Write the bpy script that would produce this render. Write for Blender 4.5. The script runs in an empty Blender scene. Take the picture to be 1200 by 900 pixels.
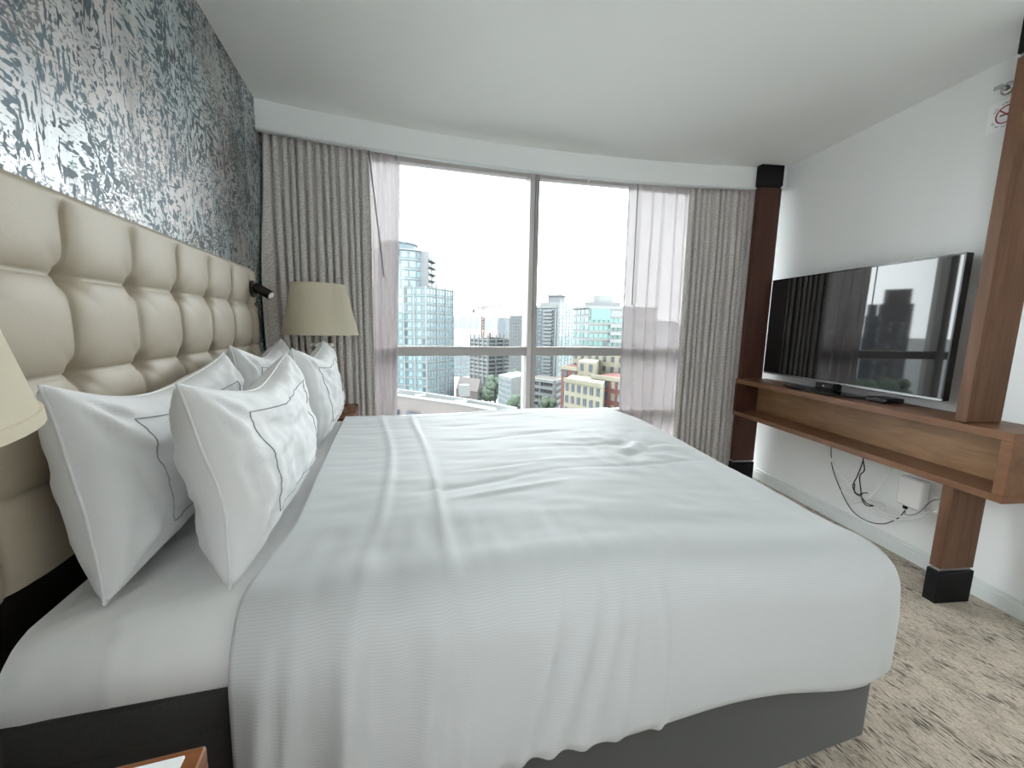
import bpy, bmesh, math, random
from mathutils import Vector, Matrix, noise
PI = math.pi
random.seed(7)
SC = bpy.context.scene
COL = SC.collection

# ------------------------------------------------------------------ place
H = 2.453                                  # ceiling height
ANG = 0.19272                              # turn of the television wall
NW = Vector((math.cos(ANG), -math.sin(ANG), 0))   # into the television wall
UW = Vector((math.sin(ANG), math.cos(ANG), 0))    # along it, towards the window
DW = 3.2538
CAM = Vector((0.6706, -1.0195, 1.2312))
YAW, PITCH, ROLL, FPX = 0.29936, -0.142136, 0.01736, 475.6


def wl(dist, along, z):
    """A point by its distance from the television wall, its run along it and its height."""
    return NW * (DW - dist) + UW * along + Vector((0, 0, z))


def yarc(x):
    return 1.738 + 0.1437 * x - 0.057 * x * x


# ------------------------------------------------------------------ materials
class NT:
    def __init__(self, name):
        self.m = bpy.data.materials.new(name)
        self.m.use_nodes = True
        self.t = self.m.node_tree
        self.t.nodes.clear()
        self.out = self.t.nodes.new('ShaderNodeOutputMaterial')

    def n(self, kind, **kw):
        nd = self.t.nodes.new('ShaderNode' + kind)
        for k, v in kw.items():
            if k.startswith('_'):
                setattr(nd, k[1:], v)
            else:
                key = k.replace('__', ' ')
                nd.inputs[int(key[1:]) if key[0] == 'i' and key[1:].isdigit() else key].default_value = v
        return nd

    def l(self, a, ao, b, bi):
        self.t.links.new(a.outputs[ao], b.inputs[bi])

    def coords(self, scale=(1, 1, 1), kind='Object', rot=(0, 0, 0)):
        tc = self.n('TexCoord')
        mp = self.n('Mapping')
        mp.inputs['Scale'].default_value = scale
        mp.inputs['Rotation'].default_value = rot
        self.l(tc, kind, mp, 'Vector')
        return mp

    def ramp(self, stops, interp='LINEAR'):
        r = self.n('ValToRGB')
        e = r.color_ramp.elements
        while len(e) > 1:
            e.remove(e[0])
        r.color_ramp.interpolation = interp
        for i, (p, c) in enumerate(stops):
            s = e[0] if i == 0 else e.new(p)
            s.position = p
            s.color = (*c, 1) if len(c) == 3 else c
        return r

    def mix(self, blend='MIX', fac=0.5):
        m = self.n('Mix', _data_type='RGBA', _blend_type=blend)
        m.inputs[0].default_value = fac
        return m

    def bsdf(self, col=(.8, .8, .8), rough=.5, metal=0., spec=.5, **kw):
        b = self.n('BsdfPrincipled')
        b.inputs['Base Color'].default_value = (*col, 1)
        b.inputs['Roughness'].default_value = rough
        b.inputs['Metallic'].default_value = metal
        b.inputs['Specular IOR Level'].default_value = spec
        self.l(b, 0, self.out, 'Surface')
        return b

    def bump(self, src, so, b, strength=.2, dist=.01):
        bp = self.n('Bump')
        bp.inputs['Strength'].default_value = strength
        bp.inputs['Distance'].default_value = dist
        self.l(src, so, bp, 'Height')
        self.l(bp, 0, b, 'Normal')


def plain(name, col, rough=.5, metal=0., spec=.5, nscale=0, nstr=.1, var=0.0, emit=None):
    t = NT(name)
    b = t.bsdf(col, rough, metal, spec)
    if emit:
        b.inputs['Emission Color'].default_value = (*emit[0], 1)
        b.inputs['Emission Strength'].default_value = emit[1]
    if nscale:
        mp = t.coords()
        no = t.n('TexNoise', Scale=nscale, Detail=3.)
        t.l(mp, 0, no, 'Vector')
        t.bump(no, 0, b, nstr, .004)
        if var:
            r = t.ramp([(.3, tuple(c * (1 - var) for c in col)), (.7, tuple(min(1, c * (1 + var)) for c in col))])
            t.l(no, 0, r, 0)
            t.l(r, 0, b, 'Base Color')
    return t.m


def wood(name, c1, c2, c3, scale=(3, 1.2, 14), rough=.32, rot=(0, 0, 0)):
    t = NT(name)
    b = t.bsdf(c2, rough, 0, .28)
    mp = t.coords(scale, rot=rot)
    n1 = t.n('TexNoise', Scale=2.2, Detail=6., Roughness=.6, Distortion=.6)
    t.l(mp, 0, n1, 'Vector')
    r = t.ramp([(.25, c1), (.5, c2), (.75, c3)])
    t.l(n1, 0, r, 0)
    t.l(r, 0, b, 'Base Color')
    t.bump(n1, 0, b, .05, .002)
    return t.m


def fabric(name, col, var=.12, scale=900, rough=.9, sheen=.2, big=None):
    t = NT(name)
    b = t.bsdf(col, rough, 0, .2)
    b.inputs['Sheen Weight'].default_value = sheen
    mp = t.coords()
    no = t.n('TexNoise', Scale=scale, Detail=2.)
    t.l(mp, 0, no, 'Vector')
    r = t.ramp([(.3, tuple(c * (1 - var) for c in col)), (.7, tuple(min(1, c * (1 + var)) for c in col))])
    t.l(no, 0, r, 0)
    t.l(r, 0, b, 'Base Color')
    t.bump(no, 0, b, .15, .001)
    return t.m


def make_wallpaper():
    t = NT('wallpaper_print')
    b = t.bsdf((.5, .5, .5), .34, .0, .5)
    tc = t.n('TexCoord')
    sep = t.n('SeparateXYZ')
    t.l(tc, 'Object', sep, 0)

    def vec(sy, sz, off=0.):
        c = t.n('CombineXYZ')
        a = t.n('Math', _operation='MULTIPLY', i1=sy)
        d = t.n('Math', _operation='MULTIPLY', i1=sz)
        t.l(sep, 'Y', a, 0)
        t.l(sep, 'Z', d, 0)
        t.l(a, 0, c, 0)
        t.l(d, 0, c, 1)
        c.inputs[2].default_value = off
        return c

    def noi(sy, sz, off, detail=2., rough=.5, dist=0.):
        v = vec(sy, sz, off)
        n_ = t.n('TexNoise', Scale=1., Detail=detail, Roughness=rough, Distortion=dist)
        t.l(v, 0, n_, 'Vector')
        return n_

    # ground: silver with blue grey and warm grey clouds
    g = noi(2.2, 1.6, 3.1, 3.)
    ground = t.ramp([(.30, (.56, .64, .66)), (.45, (.58, .60, .59)), (.55, (.54, .50, .485)), (.72, (.52, .57, .58))])
    t.l(g, 0, ground, 0)
    # horizontal dashes, upright dashes and small blots
    h1 = noi(26, 62, 1.7, 2., .5, .4)
    v1 = noi(88, 24, 5.2, 2., .5, .5)
    bl = noi(52, 44, 9.4, 2.5, .55, 1.2)
    pick = noi(5.5, 3.2, 12., 1.)
    pk1 = t.ramp([(.44, (0, 0, 0)), (.47, (1, 1, 1))])
    t.l(pick, 0, pk1, 0)
    pick2 = noi(7.5, 4.2, 22., 1.)
    pk2 = t.ramp([(.50, (0, 0, 0)), (.53, (1, 1, 1))])
    t.l(pick2, 0, pk2, 0)
    m1 = t.mix()
    t.l(pk1, 0, m1, 0)
    t.l(h1, 'Fac', m1, 6)
    t.l(v1, 'Fac', m1, 7)
    m2 = t.mix()
    t.l(pk2, 0, m2, 0)
    t.l(m1, 2, m2, 6)
    t.l(bl, 'Fac', m2, 7)
    # how much ink: upright bands and clouds
    band = noi(6., .55, 31., 2.5)
    cl = noi(2.0, 3.4, 41., 3.)
    add = t.n('Math', _operation='ADD')
    t.l(band, 0, add, 0)
    t.l(cl, 0, add, 1)
    sc = t.n('Math', _operation='MULTIPLY_ADD', i1=.34, i2=-.34)
    t.l(add, 0, sc, 0)
    ad2 = t.n('Math', _operation='ADD')
    t.l(m2, 2, ad2, 0)
    t.l(sc, 0, ad2, 1)
    ink = t.ramp([(.515, (0, 0, 0)), (.55, (1, 1, 1))])
    t.l(ad2, 0, ink, 0)
    inkc = t.ramp([(.35, (.052, .066, .075)), (.52, (.10, .155, .185)), (.66, (.085, .085, .083))])
    t.l(cl, 0, inkc, 0)
    fin = t.mix()
    t.l(ink, 0, fin, 0)
    t.l(ground, 0, fin, 6)
    t.l(inkc, 0, fin, 7)
    # a second, finer and paler layer of dashes
    h2 = noi(58, 120, 61., 2., .5, .5)
    m3 = noi(3.1, 5.0, 71., 2.)
    s3 = t.n('Math', _operation='MULTIPLY_ADD', i1=.70, i2=-.36)
    t.l(m3, 0, s3, 0)
    a3 = t.n('Math', _operation='ADD')
    t.l(h2, 0, a3, 0)
    t.l(s3, 0, a3, 1)
    ink3 = t.ramp([(.55, (0, 0, 0)), (.60, (1, 1, 1))])
    t.l(a3, 0, ink3, 0)
    c3 = t.ramp([(.40, (.20, .25, .28)), (.60, (.19, .185, .18))])
    t.l(m3, 0, c3, 0)
    fin0 = t.mix()
    t.l(ink3, 0, fin0, 0)
    t.l(ground, 0, fin0, 6)
    t.l(c3, 0, fin0, 7)
    t.l(fin0, 2, fin, 6)
    # soft grey wash under the ink
    wash = noi(14, 1.8, 51., 3.)
    wr = t.ramp([(.42, (1, 1, 1)), (.68, (.66, .69, .70))])
    t.l(wash, 0, wr, 0)
    ml = t.mix('MULTIPLY', 1.)
    t.l(fin, 2, ml, 6)
    t.l(wr, 0, ml, 7)
    t.l(ml, 2, b, 'Base Color')
    rr = t.ramp([(0, (.40, .40, .40)), (1, (.52, .52, .52))])
    t.l(ink, 0, rr, 0)
    t.l(rr, 0, b, 'Roughness')
    mr = t.ramp([(0, (.35, .35, .35)), (1, (.15, .15, .15))])
    t.l(ink, 0, mr, 0)
    t.l(mr, 0, b, 'Metallic')
    return t.m


def make_carpet():
    t = NT('carpet_pile')
    b = t.bsdf((.4, .35, .3), .95, 0, .1)
    b.inputs['Sheen Weight'].default_value = .15

    def noi(sx, sy, detail=2., dist=0., off=0.):
        mp = t.coords((sx, sy, 1), rot=(0, 0, .12))
        mp.inputs['Location'].default_value = (off, off * .7, off)
        n_ = t.n('TexNoise', Scale=1., Detail=detail, Roughness=.55, Distortion=dist)
        t.l(mp, 0, n_, 'Vector')
        return n_
    base = noi(130, 130, 3.)
    r0 = t.ramp([(.3, (.44, .375, .30)), (.7, (.66, .575, .475))])
    t.l(base, 0, r0, 0)
    cloud = noi(9, 7, 3., 0., 4.)
    rc = t.ramp([(.36, (.80, .79, .78)), (.56, (1, 1, 1))])
    t.l(cloud, 0, rc, 0)
    ml = t.mix('MULTIPLY', 1.)
    t.l(r0, 0, ml, 6)
    t.l(rc, 0, ml, 7)
    dash = noi(215, 24, 2., .25, 9.)
    den = noi(9, 6.5, 3., 0., 17.)
    s = t.n('Math', _operation='MULTIPLY_ADD', i1=.42, i2=-.21)
    t.l(den, 0, s, 0)
    a = t.n('Math', _operation='ADD')
    t.l(dash, 0, a, 0)
    t.l(s, 0, a, 1)
    ink = t.ramp([(.585, (0, 0, 0)), (.615, (1, 1, 1))])
    t.l(a, 0, ink, 0)
    fin = t.mix()
    t.l(ink, 0, fin, 0)
    t.l(ml, 2, fin, 6)
    fin.inputs[7].default_value = (.085, .072, .058, 1)
    t.l(fin, 2, b, 'Base Color')
    t.bump(base, 0, b, .5, .004)
    return t.m


def make_drape():
    t = NT('drape_weave')
    b = t.bsdf((.3, .27, .25), .55, 0, .35)
    b.inputs['Sheen Weight'].default_value = .3
    tc = t.n('TexCoord')
    mp = t.n('Mapping')
    mp.inputs['Scale'].default_value = (150, 110, 1)
    t.l(tc, 'UV', mp, 0)
    no = t.n('TexNoise', Scale=1., Detail=2., Distortion=.8)
    t.l(mp, 0, no, 'Vector')
    r = t.ramp([(.36, (.50, .465, .44)), (.64, (.80, .77, .74))])
    t.l(no, 0, r, 0)
    t.l(r, 0, b, 'Base Color')
    rr = t.ramp([(.4, (.7, .7, .7)), (.6, (.42, .42, .42))])
    t.l(no, 0, rr, 0)
    t.l(rr, 0, b, 'Roughness')
    t.bump(no, 0, b, .25, .002)
    tl = t.n('BsdfTranslucent')
    t.l(r, 0, tl, 0)
    mx = t.n('MixShader')
    mx.inputs[0].default_value = .06
    t.l(b, 0, mx, 1)
    t.l(tl, 0, mx, 2)
    t.l(mx, 0, t.out, 'Surface')
    return t.m


def make_sheer():
    t = NT('sheer_voile')
    tr = t.n('BsdfTransparent')
    tr.inputs[0].default_value = (.97, .96, .96, 1)
    tl = t.n('BsdfTranslucent')
    tl.inputs[0].default_value = (.60, .57, .575, 1)
    df = t.n('BsdfDiffuse')
    df.inputs[0].default_value = (.72, .68, .685, 1)
    m1 = t.n('MixShader')
    m1.inputs[0].default_value = .62
    t.l(tl, 0, m1, 1)
    t.l(df, 0, m1, 2)
    m2 = t.n('MixShader')
    lw = t.n('LayerWeight', Blend=.32)
    rg = t.ramp([(0, (.80, .80, .80)), (1, (.93, .93, .93))])
    t.l(lw, 'Facing', rg, 0)
    t.l(rg, 0, m2, 0)
    t.l(tr, 0, m2, 1)
    t.l(m1, 0, m2, 2)
    t.l(m2, 0, t.out, 'Surface')
    return t.m


def make_glass():
    t = NT('window_glass')
    tr = t.n('BsdfTransparent')
    tr.inputs[0].default_value = (.96, .985, .98, 1)
    gl = t.n('BsdfGlossy', Roughness=.0)
    fr = t.n('Fresnel', IOR=1.35)
    mx = t.n('MixShader')
    t.l(fr, 0, mx, 0)
    t.l(tr, 0, mx, 1)
    t.l(gl, 0, mx, 2)
    t.l(mx, 0, t.out, 'Surface')
    return t.m


def make_linen(name, col, stripe=0., scale=220):
    t = NT(name)
    b = t.bsdf(col, .72, 0, .25)
    b.inputs['Sheen Weight'].default_value = .15
    if stripe:
        tc = t.n('TexCoord')
        w = t.n('TexWave', Scale=1.)
        w.wave_type = 'BANDS'
        w.bands_direction = 'Y'
        mp = t.n('Mapping')
        mp.inputs['Scale'].default_value = (54, 54, 54)
        t.l(tc, 'UV', mp, 0)
        t.l(mp, 0, w, 'Vector')
        r = t.ramp([(.25, tuple(c * (1 - stripe) for c in col)), (.75, col)])
        t.l(w, 'Fac', r, 0)
        t.l(r, 0, b, 'Base Color')
        rr = t.ramp([(.25, (.85, .85, .85)), (.75, (.5, .5, .5))])
        t.l(w, 'Fac', rr, 0)
        t.l(rr, 0, b, 'Roughness')
    else:
        mp = t.coords()
        no = t.n('TexNoise', Scale=scale, Detail=2.)
        t.l(mp, 0, no, 'Vector')
        t.bump(no, 0, b, .04, .001)
    return t.m


def make_screen():
    t = NT('dark_screen')
    b = t.bsdf((.006, .006, .007), .03, 0, .95)
    mp = t.coords()
    no = t.n('TexNoise', Scale=300.)
    t.l(mp, 0, no, 'Vector')
    t.bump(no, 0, b, .004, .0005)
    return t.m


def make_shade(name, col, pleat=0):
    t = NT(name)
    b = t.bsdf(col, .85, 0, .2)
    b.inputs['Sheen Weight'].default_value = .2
    tl = t.n('BsdfTranslucent')
    tl.inputs[0].default_value = (*col, 1)
    mx = t.n('MixShader')
    mx.inputs[0].default_value = .45
    mp = t.coords((60, 60, 900))
    no = t.n('TexNoise', Scale=1., Detail=2.)
    t.l(mp, 0, no, 'Vector')
    t.bump(no, 0, b, .08, .001)
    t.l(b, 0, mx, 1)
    t.l(tl, 0, mx, 2)
    t.l(mx, 0, t.out, 'Surface')
    return t.m


M = {
    'paint': plain('wall_paint', (.86, .875, .87), .75, 0, .25, 160, .03),
    'ceiling': plain('ceiling_paint', (.86, .88, .87), .9, 0, .1, 90, .06),
    'soffit': plain('soffit_paint', (.87, .89, .88), .8, 0, .2, 120, .04),
    'base': plain('baseboard_paint', (.74, .78, .77), .45, 0, .4, 60, .02),
    'wallpaper': make_wallpaper(),
    'carpet': make_carpet(),
    'drape': make_drape(),
    'sheer': make_sheer(),
    'glass': make_glass(),
    'alu': plain('window_aluminium', (.40, .385, .375), .45, .35, .5, 80, .02),
    'alu_light': plain('pale_aluminium', (.62, .585, .57), .5, .1, .5, 80, .02),
    'leather': plain('beige_leather', (.40, .345, .265), .46, 0, .35, 420, .07, .04),
    'button': plain('beige_button', (.36, .32, .26), .5, 0, .35, 420, .06),
    'linen': make_linen('white_linen', (.77, .775, .78)),
    'sheet': make_linen('white_sheet', (.78, .78, .77)),
    'duvet': make_linen('white_striped_linen', (.55, .562, .566), .06),
    'stitch': plain('grey_stitching', (.40, .42, .43), .8, 0, .2, 300, .1),
    'charcoal': fabric('charcoal_upholstery', (.060, .060, .058), .25, 700, .9, .3),
    'gap': plain('gap_shadow_panel', (.018, .014, .012), .6, 0, .3, 40, .05),
    'wood': wood('walnut_board', (.13, .060, .031), (.19, .092, .048), (.25, .128, .068), (9, 1.3, 9), .42),
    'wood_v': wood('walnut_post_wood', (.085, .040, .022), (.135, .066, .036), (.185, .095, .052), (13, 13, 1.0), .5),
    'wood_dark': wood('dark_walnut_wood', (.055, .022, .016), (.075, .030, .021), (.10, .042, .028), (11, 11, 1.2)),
    'wood_back': wood('light_walnut_board', (.25, .135, .068), (.34, .195, .10), (.42, .25, .135), (9, 1.3, 12)),
    'wood_red': wood('cherry_stained_wood', (.14, .045, .016), (.22, .078, .028), (.30, .115, .045), (2.5, 9, 9), .25),
    'black': plain('black_metal', (.006, .006, .0065), .6, 0, .2, 90, .03),
    'black_gloss': plain('black_gloss_plastic', (.008, .008, .009), .15, 0, .5, 20, .01),
    'bronze': plain('dark_bronze', (.022, .017, .015), .4, .5, .5, 90, .03),
    'screen': make_screen(),
    'silver': plain('silver_trim', (.45, .45, .46), .3, .85, .5, 90, .01),
    'chrome': plain('chrome', (.55, .55, .55), .15, 1., .5, 30, .01),
    'lens': plain('frosted_lens', (.75, .76, .74), .3, 0, .5, 200, .02),
    'shade': make_shade('cream_lampshade', (.88, .83, .70)),
    'white_plastic': plain('white_plastic', (.88, .875, .865), .4, 0, .5, 100, .02),
    'white_cable': plain('white_cable_sleeve', (.90, .91, .90), .5, 0, .4, 100, .02),
    'black_cable': plain('black_cable_sleeve', (.012, .012, .012), .5, 0, .4, 100, .02),
    'grey_cable': plain('grey_cable_sleeve', (.30, .30, .31), .5, 0, .4, 100, .02),
    'paper': plain('white_paper', (.95, .955, .95), .8, 0, .2, 100, .02),
    'red_ink': plain('red_print', (.42, .04, .05), .7, 0, .2, 100, .01),
    'grey_ink': plain('grey_print', (.16, .16, .16), .7, 0, .2, 100, .01),
    'bead': plain('pearly_bead', (.92, .90, .87), .2, 0, .5, 40, .01),
}
# ---- materials of the city
XF = .36
XF = .40
for k, (c, r_) in {
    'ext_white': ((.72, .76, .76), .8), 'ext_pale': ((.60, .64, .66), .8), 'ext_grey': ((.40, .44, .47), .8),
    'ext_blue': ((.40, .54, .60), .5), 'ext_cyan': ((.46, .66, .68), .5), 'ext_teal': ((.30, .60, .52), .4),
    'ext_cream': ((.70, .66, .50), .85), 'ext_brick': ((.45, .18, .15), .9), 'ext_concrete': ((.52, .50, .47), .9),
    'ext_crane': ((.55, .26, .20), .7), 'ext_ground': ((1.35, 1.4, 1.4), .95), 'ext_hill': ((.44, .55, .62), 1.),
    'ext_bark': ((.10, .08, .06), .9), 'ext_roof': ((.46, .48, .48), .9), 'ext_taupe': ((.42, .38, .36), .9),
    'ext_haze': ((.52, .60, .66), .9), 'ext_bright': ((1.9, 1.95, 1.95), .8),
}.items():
    c = tuple(v * XF for v in c)
    c = tuple(v * XF for v in c)
    M[k] = plain(k.replace('ext_', 'city_'), c, r_, 0, .3, .35, .02, .06)
for k, c in {'pane_blue': (.06, .085, .10), 'pane_dark': (.035, .042, .05), 'pane_teal': (.055, .110, .100), 'pane_cyan': (.10, .145, .16), 'pane_mid': (.095, .12, .13)}.items():
    M[k] = plain('city_' + k, c, .2, 0, .35, .5, .02, .15)
M['leaf'] = plain('city_leaf', (.046, .062, .045), .9, 0, .2, 2., .2, .35)


# ------------------------------------------------------------------ mesh helper
class MB:
    def __init__(self):
        self.v, self.f, self.uv = [], [], {}

    def add(self, vs, fs):
        b = len(self.v)
        self.v += [Vector(p) for p in vs]
        self.f += [tuple(b + i for i in f) for f in fs]
        return b

    def box(self, lo, hi):
        x0, y0, z0 = lo
        x1, y1, z1 = hi
        self.add([(x0, y0, z0), (x1, y0, z0), (x1, y1, z0), (x0, y1, z0), (x0, y0, z1), (x1, y0, z1), (x1, y1, z1), (x0, y1, z1)],
                 [(3, 2, 1, 0), (4, 5, 6, 7), (0, 1, 5, 4), (1, 2, 6, 5), (2, 3, 7, 6), (3, 0, 4, 7)])
        return self

    def prism(self, poly, z0, z1):
        """poly: counter-clockwise plan points"""
        n = len(poly)
        vs = [(p[0], p[1], z0) for p in poly] + [(p[0], p[1], z1) for p in poly]
        fs = [tuple(reversed(range(n))), tuple(range(n, 2 * n))]
        fs += [(i, (i + 1) % n, n + (i + 1) % n, n + i) for i in range(n)]
        self.add(vs, fs)
        return self

    def wbox(self, d0, d1, a0, a1, z0, z1):
        """box in television wall coordinates (distance from wall, along, height)"""
        return self.prism([wl(d1, a0, 0), wl(d0, a0, 0), wl(d0, a1, 0), wl(d1, a1, 0)], z0, z1)

    def lathe(self, prof, c=(0, 0, 0), n=32, axis=None):
        """prof: (radius, height) pairs, bottom to top, capped"""
        c = Vector(c)
        R = Vector((0, 0, 1)).rotation_difference(Vector(axis).normalized()).to_matrix() if axis else Matrix.Identity(3)
        vs, fs = [], []
        for r, z in prof:
            for k in range(n):
                a = 2 * PI * k / n
                vs.append(c + R @ Vector((r * math.cos(a), r * math.sin(a), z)))
        m = len(prof)
        for j in range(m - 1):
            for k in range(n):
                k2 = (k + 1) % n
                fs.append((j * n + k, j * n + k2, (j + 1) * n + k2, (j + 1) * n + k))
        fs.append(tuple(reversed(range(n))))
        fs.append(tuple(range((m - 1) * n, m * n)))
        self.add(vs, fs)
        return self

    def ring(self, prof, c=(0, 0, 0), n=48):
        """closed profile loop turned about z (no caps)"""
        c = Vector(c)
        vs, fs = [], []
        for r, z in prof:
            for k in range(n):
                a = 2 * PI * k / n
                vs.append(c + Vector((r * math.cos(a), r * math.sin(a), z)))
        m = len(prof)
        for j in range(m):
            j2 = (j + 1) % m
            for k in range(n):
                k2 = (k + 1) % n
                fs.append((j * n + k, j * n + k2, j2 * n + k2, j2 * n + k))
        self.add(vs, fs)
        return self

    def tube(self, pts, r, n=10):
        pts = [Vector(p) for p in pts]
        vs, fs = [], []
        up = Vector((0, 0, 1))
        prev = None
        for i, p in enumerate(pts):
            t = (pts[min(i + 1, len(pts) - 1)] - pts[max(i - 1, 0)]).normalized()
            if prev is None:
                s = t.cross(up)
                if s.length < .05:
                    s = t.cross(Vector((1, 0, 0)))
                s.normalize()
            else:
                s = (prev - t * prev.dot(t)).normalized()
            prev = s
            q = t.cross(s)
            rr = r[i] if isinstance(r, (list, tuple)) else r
            for k in range(n):
                a = 2 * PI * k / n
                vs.append(p + s * (rr * math.cos(a)) + q * (rr * math.sin(a)))
        m = len(pts)
        for j in range(m - 1):
            for k in range(n):
                k2 = (k + 1) % n
                fs.append((j * n + k, j * n + k2, (j + 1) * n + k2, (j + 1) * n + k))
        fs.append(tuple(reversed(range(n))))
        fs.append(tuple(range((m - 1) * n, m * n)))
        self.add(vs, fs)
        return self

    def ball(self, c, r, n=14, m=8, sz=1.):
        prof = [(max(1e-4, r * math.sin(PI * j / m)), -r * sz * math.cos(PI * j / m)) for j in range(m + 1)]
        return self.lathe(prof, c, n)

    def grid(self, nu, nv, fn, uvfn=None, wrap=False):
        vs = [fn(i, j) for i in range(nu) for j in range(nv)]
        fs = []
        for i in range(nu if wrap else nu - 1):
            for j in range(nv - 1):
                i2 = (i + 1) % nu
                fs.append((i * nv + j, i2 * nv + j, i2 * nv + j + 1, i * nv + j + 1))
        b = self.add(vs, fs)
        if uvfn:
            for i in range(nu):
                for j in range(nv):
                    self.uv[b + i * nv + j] = uvfn(i, j)
        return self

    def build(self, name, mat, parent=None, smooth=False, bevel=0, seg=2, solid=0, auto=None, mods=None, fix=True):
        me = bpy.data.meshes.new(name)
        org = Vector((0, 0, 0))
        if parent is None and self.v:
            lo = Vector([min(p[i] for p in self.v) for i in range(3)])
            hi = Vector([max(p[i] for p in self.v) for i in range(3)])
            org = Vector(((lo.x + hi.x) / 2, (lo.y + hi.y) / 2, lo.z))
        me.from_pydata([p - org for p in self.v], [], self.f)
        if self.uv:
            ul = me.uv_layers.new(name='UVMap')
            for lp in me.loops:
                ul.data[lp.index].uv = self.uv.get(lp.vertex_index, (0, 0))
        me.validate()
        if fix:
            bm = bmesh.new()
            bm.from_mesh(me)
            bmesh.ops.recalc_face_normals(bm, faces=bm.faces)
            bm.to_mesh(me)
            bm.free()
        me.materials.append(mat)
        o = bpy.data.objects.new(name, me)
        COL.objects.link(o)
        o.location = org
        if parent is not None:
            o.parent = parent
            o.matrix_parent_inverse = wm(parent).inverted()
        if bevel:
            m_ = o.modifiers.new('edge', 'BEVEL')
            m_.width = bevel
            m_.segments = seg
            m_.limit_method = 'ANGLE'
            m_.angle_limit = math.radians(40)
        if solid:
            m_ = o.modifiers.new('cloth', 'SOLIDIFY')
            m_.thickness = solid
            m_.offset = 0
        if smooth or bevel:
            me.polygons.foreach_set('use_smooth', [True] * len(me.polygons))
        if (bevel or auto) and not (smooth and not auto):
            bm = bmesh.new()
            bm.from_mesh(me)
            for e in bm.edges:
                if len(e.link_faces) == 2 and e.calc_face_angle(0) > math.radians(35):
                    e.smooth = False
            bm.to_mesh(me)
            bm.free()
        return o


def wm(o):
    m = Matrix.LocRotScale(o.location, o.rotation_euler, o.scale)
    if o.parent is not None:
        m = wm(o.parent) @ o.matrix_parent_inverse @ m
    return m


def tag(o, label=None, cat=None, group=None, kind=None):
    if label:
        o['label'] = label
    if cat:
        o['category'] = cat
    if group:
        o['group'] = group
    if kind:
        o['kind'] = kind
    return o


def thing(name, loc, label, cat, group=None, rz=0):
    o = bpy.data.objects.new(name, None)
    o.empty_display_size = .1
    COL.objects.link(o)
    o.location = loc
    o.rotation_euler = (0, 0, rz)
    return tag(o, label, cat, group)


def dup(o, parent=None):
    c = o.copy()
    COL.objects.link(c)
    if parent is not None:
        c.parent = parent
    for ch in [x for x in bpy.data.objects if x.parent == o]:
        dup(ch, c)
    return c


def smoothstep(a, b, x):
    t = max(0., min(1., (x - a) / (b - a)))
    return t * t * (3 - 2 * t)


def fbm(p, o=3):
    return noise.fractal(Vector(p), .6, 2.1, o)


# ------------------------------------------------------------------ camera
fwd = Vector((math.sin(YAW) * math.cos(PITCH), math.cos(YAW) * math.cos(PITCH), math.sin(PITCH)))
rt = Vector((math.cos(YAW), -math.sin(YAW), 0))
up = rt.cross(fwd)
r2 = rt * math.cos(ROLL) + up * math.sin(ROLL)
u2 = up * math.cos(ROLL) - rt * math.sin(ROLL)
cam = bpy.data.cameras.new('camera')
cam.sensor_width = 36
cam.lens = 36 * FPX / 1200
cam.clip_start = .02
cam.clip_end = 9000
co = bpy.data.objects.new('camera', cam)
COL.objects.link(co)
co.matrix_world = Matrix((
    (r2.x, u2.x, -fwd.x, CAM.x), (r2.y, u2.y, -fwd.y, CAM.y), (r2.z, u2.z, -fwd.z, CAM.z), (0, 0, 0, 1)))
SC.camera = co


def at(px, py, D):
    """The point of the city seen at this place of the photograph, D metres ahead."""
    return CAM + (fwd + r2 * ((px - 600) / FPX) + u2 * ((450 - py) / FPX)) * D


# ------------------------------------------------------------------ room shell
YB = -3.0                                   # back of the room
XB = wl(0, (YB - wl(0, 0, 0).y) / UW.y, 0).x
GL = [(-.06, 2.10), (1.755, 2.06), (3.78, 1.86)]     # the two chords of the glass line


def gl_y(x):
    (x0, y0), (x1, y1), (x2, y2) = GL
    return y0 + (y1 - y0) * (x - x0) / (x1 - x0) if x < x1 else y1 + (y2 - y1) * (x - x1) / (x2 - x1)


def struct(name, mb, mat, **kw):
    return tag(mb.build(name, mat, **kw), kind='structure')


struct('floor', MB().prism([(-.1, YB - .1), (XB + .2, YB - .1), (4.2, 2.3), (-.1, 2.3)], -.12, 0), M['carpet'])
struct('ceiling', MB().prism([(-.1, YB - .1), (XB + .2, YB - .1), (4.2, 2.3), (-.1, 2.3)], H, H + .12), M['ceiling'])
# the headboard wall; an unseen opening behind the camera is added for fill daylight
wa = MB()
wa.box((-.1, -1.38, 0), (0, 2.3, H))
wa.box((-.1, YB - .1, 0), (0, -2.25, H))
wa.box((-.1, -2.25, 0), (0, -1.38, 1.05))
wa.box((-.1, -2.25, 2.35), (0, -1.38, H))
struct('wall_left', wa, M['wallpaper'])
struct('wall_right', MB().wbox(-.12, 0, -3.3, 2.75, 0, H), M['paint'])
wb = MB()  # back wall with an unseen opening, added to let in more fill daylight
wb.box((0, YB - .1, 0), (XB, YB, 1.45))
wb.box((0, YB - .1, 2.38), (XB, YB, H))
wb.box((0, YB - .1, 1.45), (.30, YB, 2.38))
wb.box((.80, YB - .1, 1.45), (XB, YB, 2.38))
struct('wall_back', wb, M['paint'])
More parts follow.
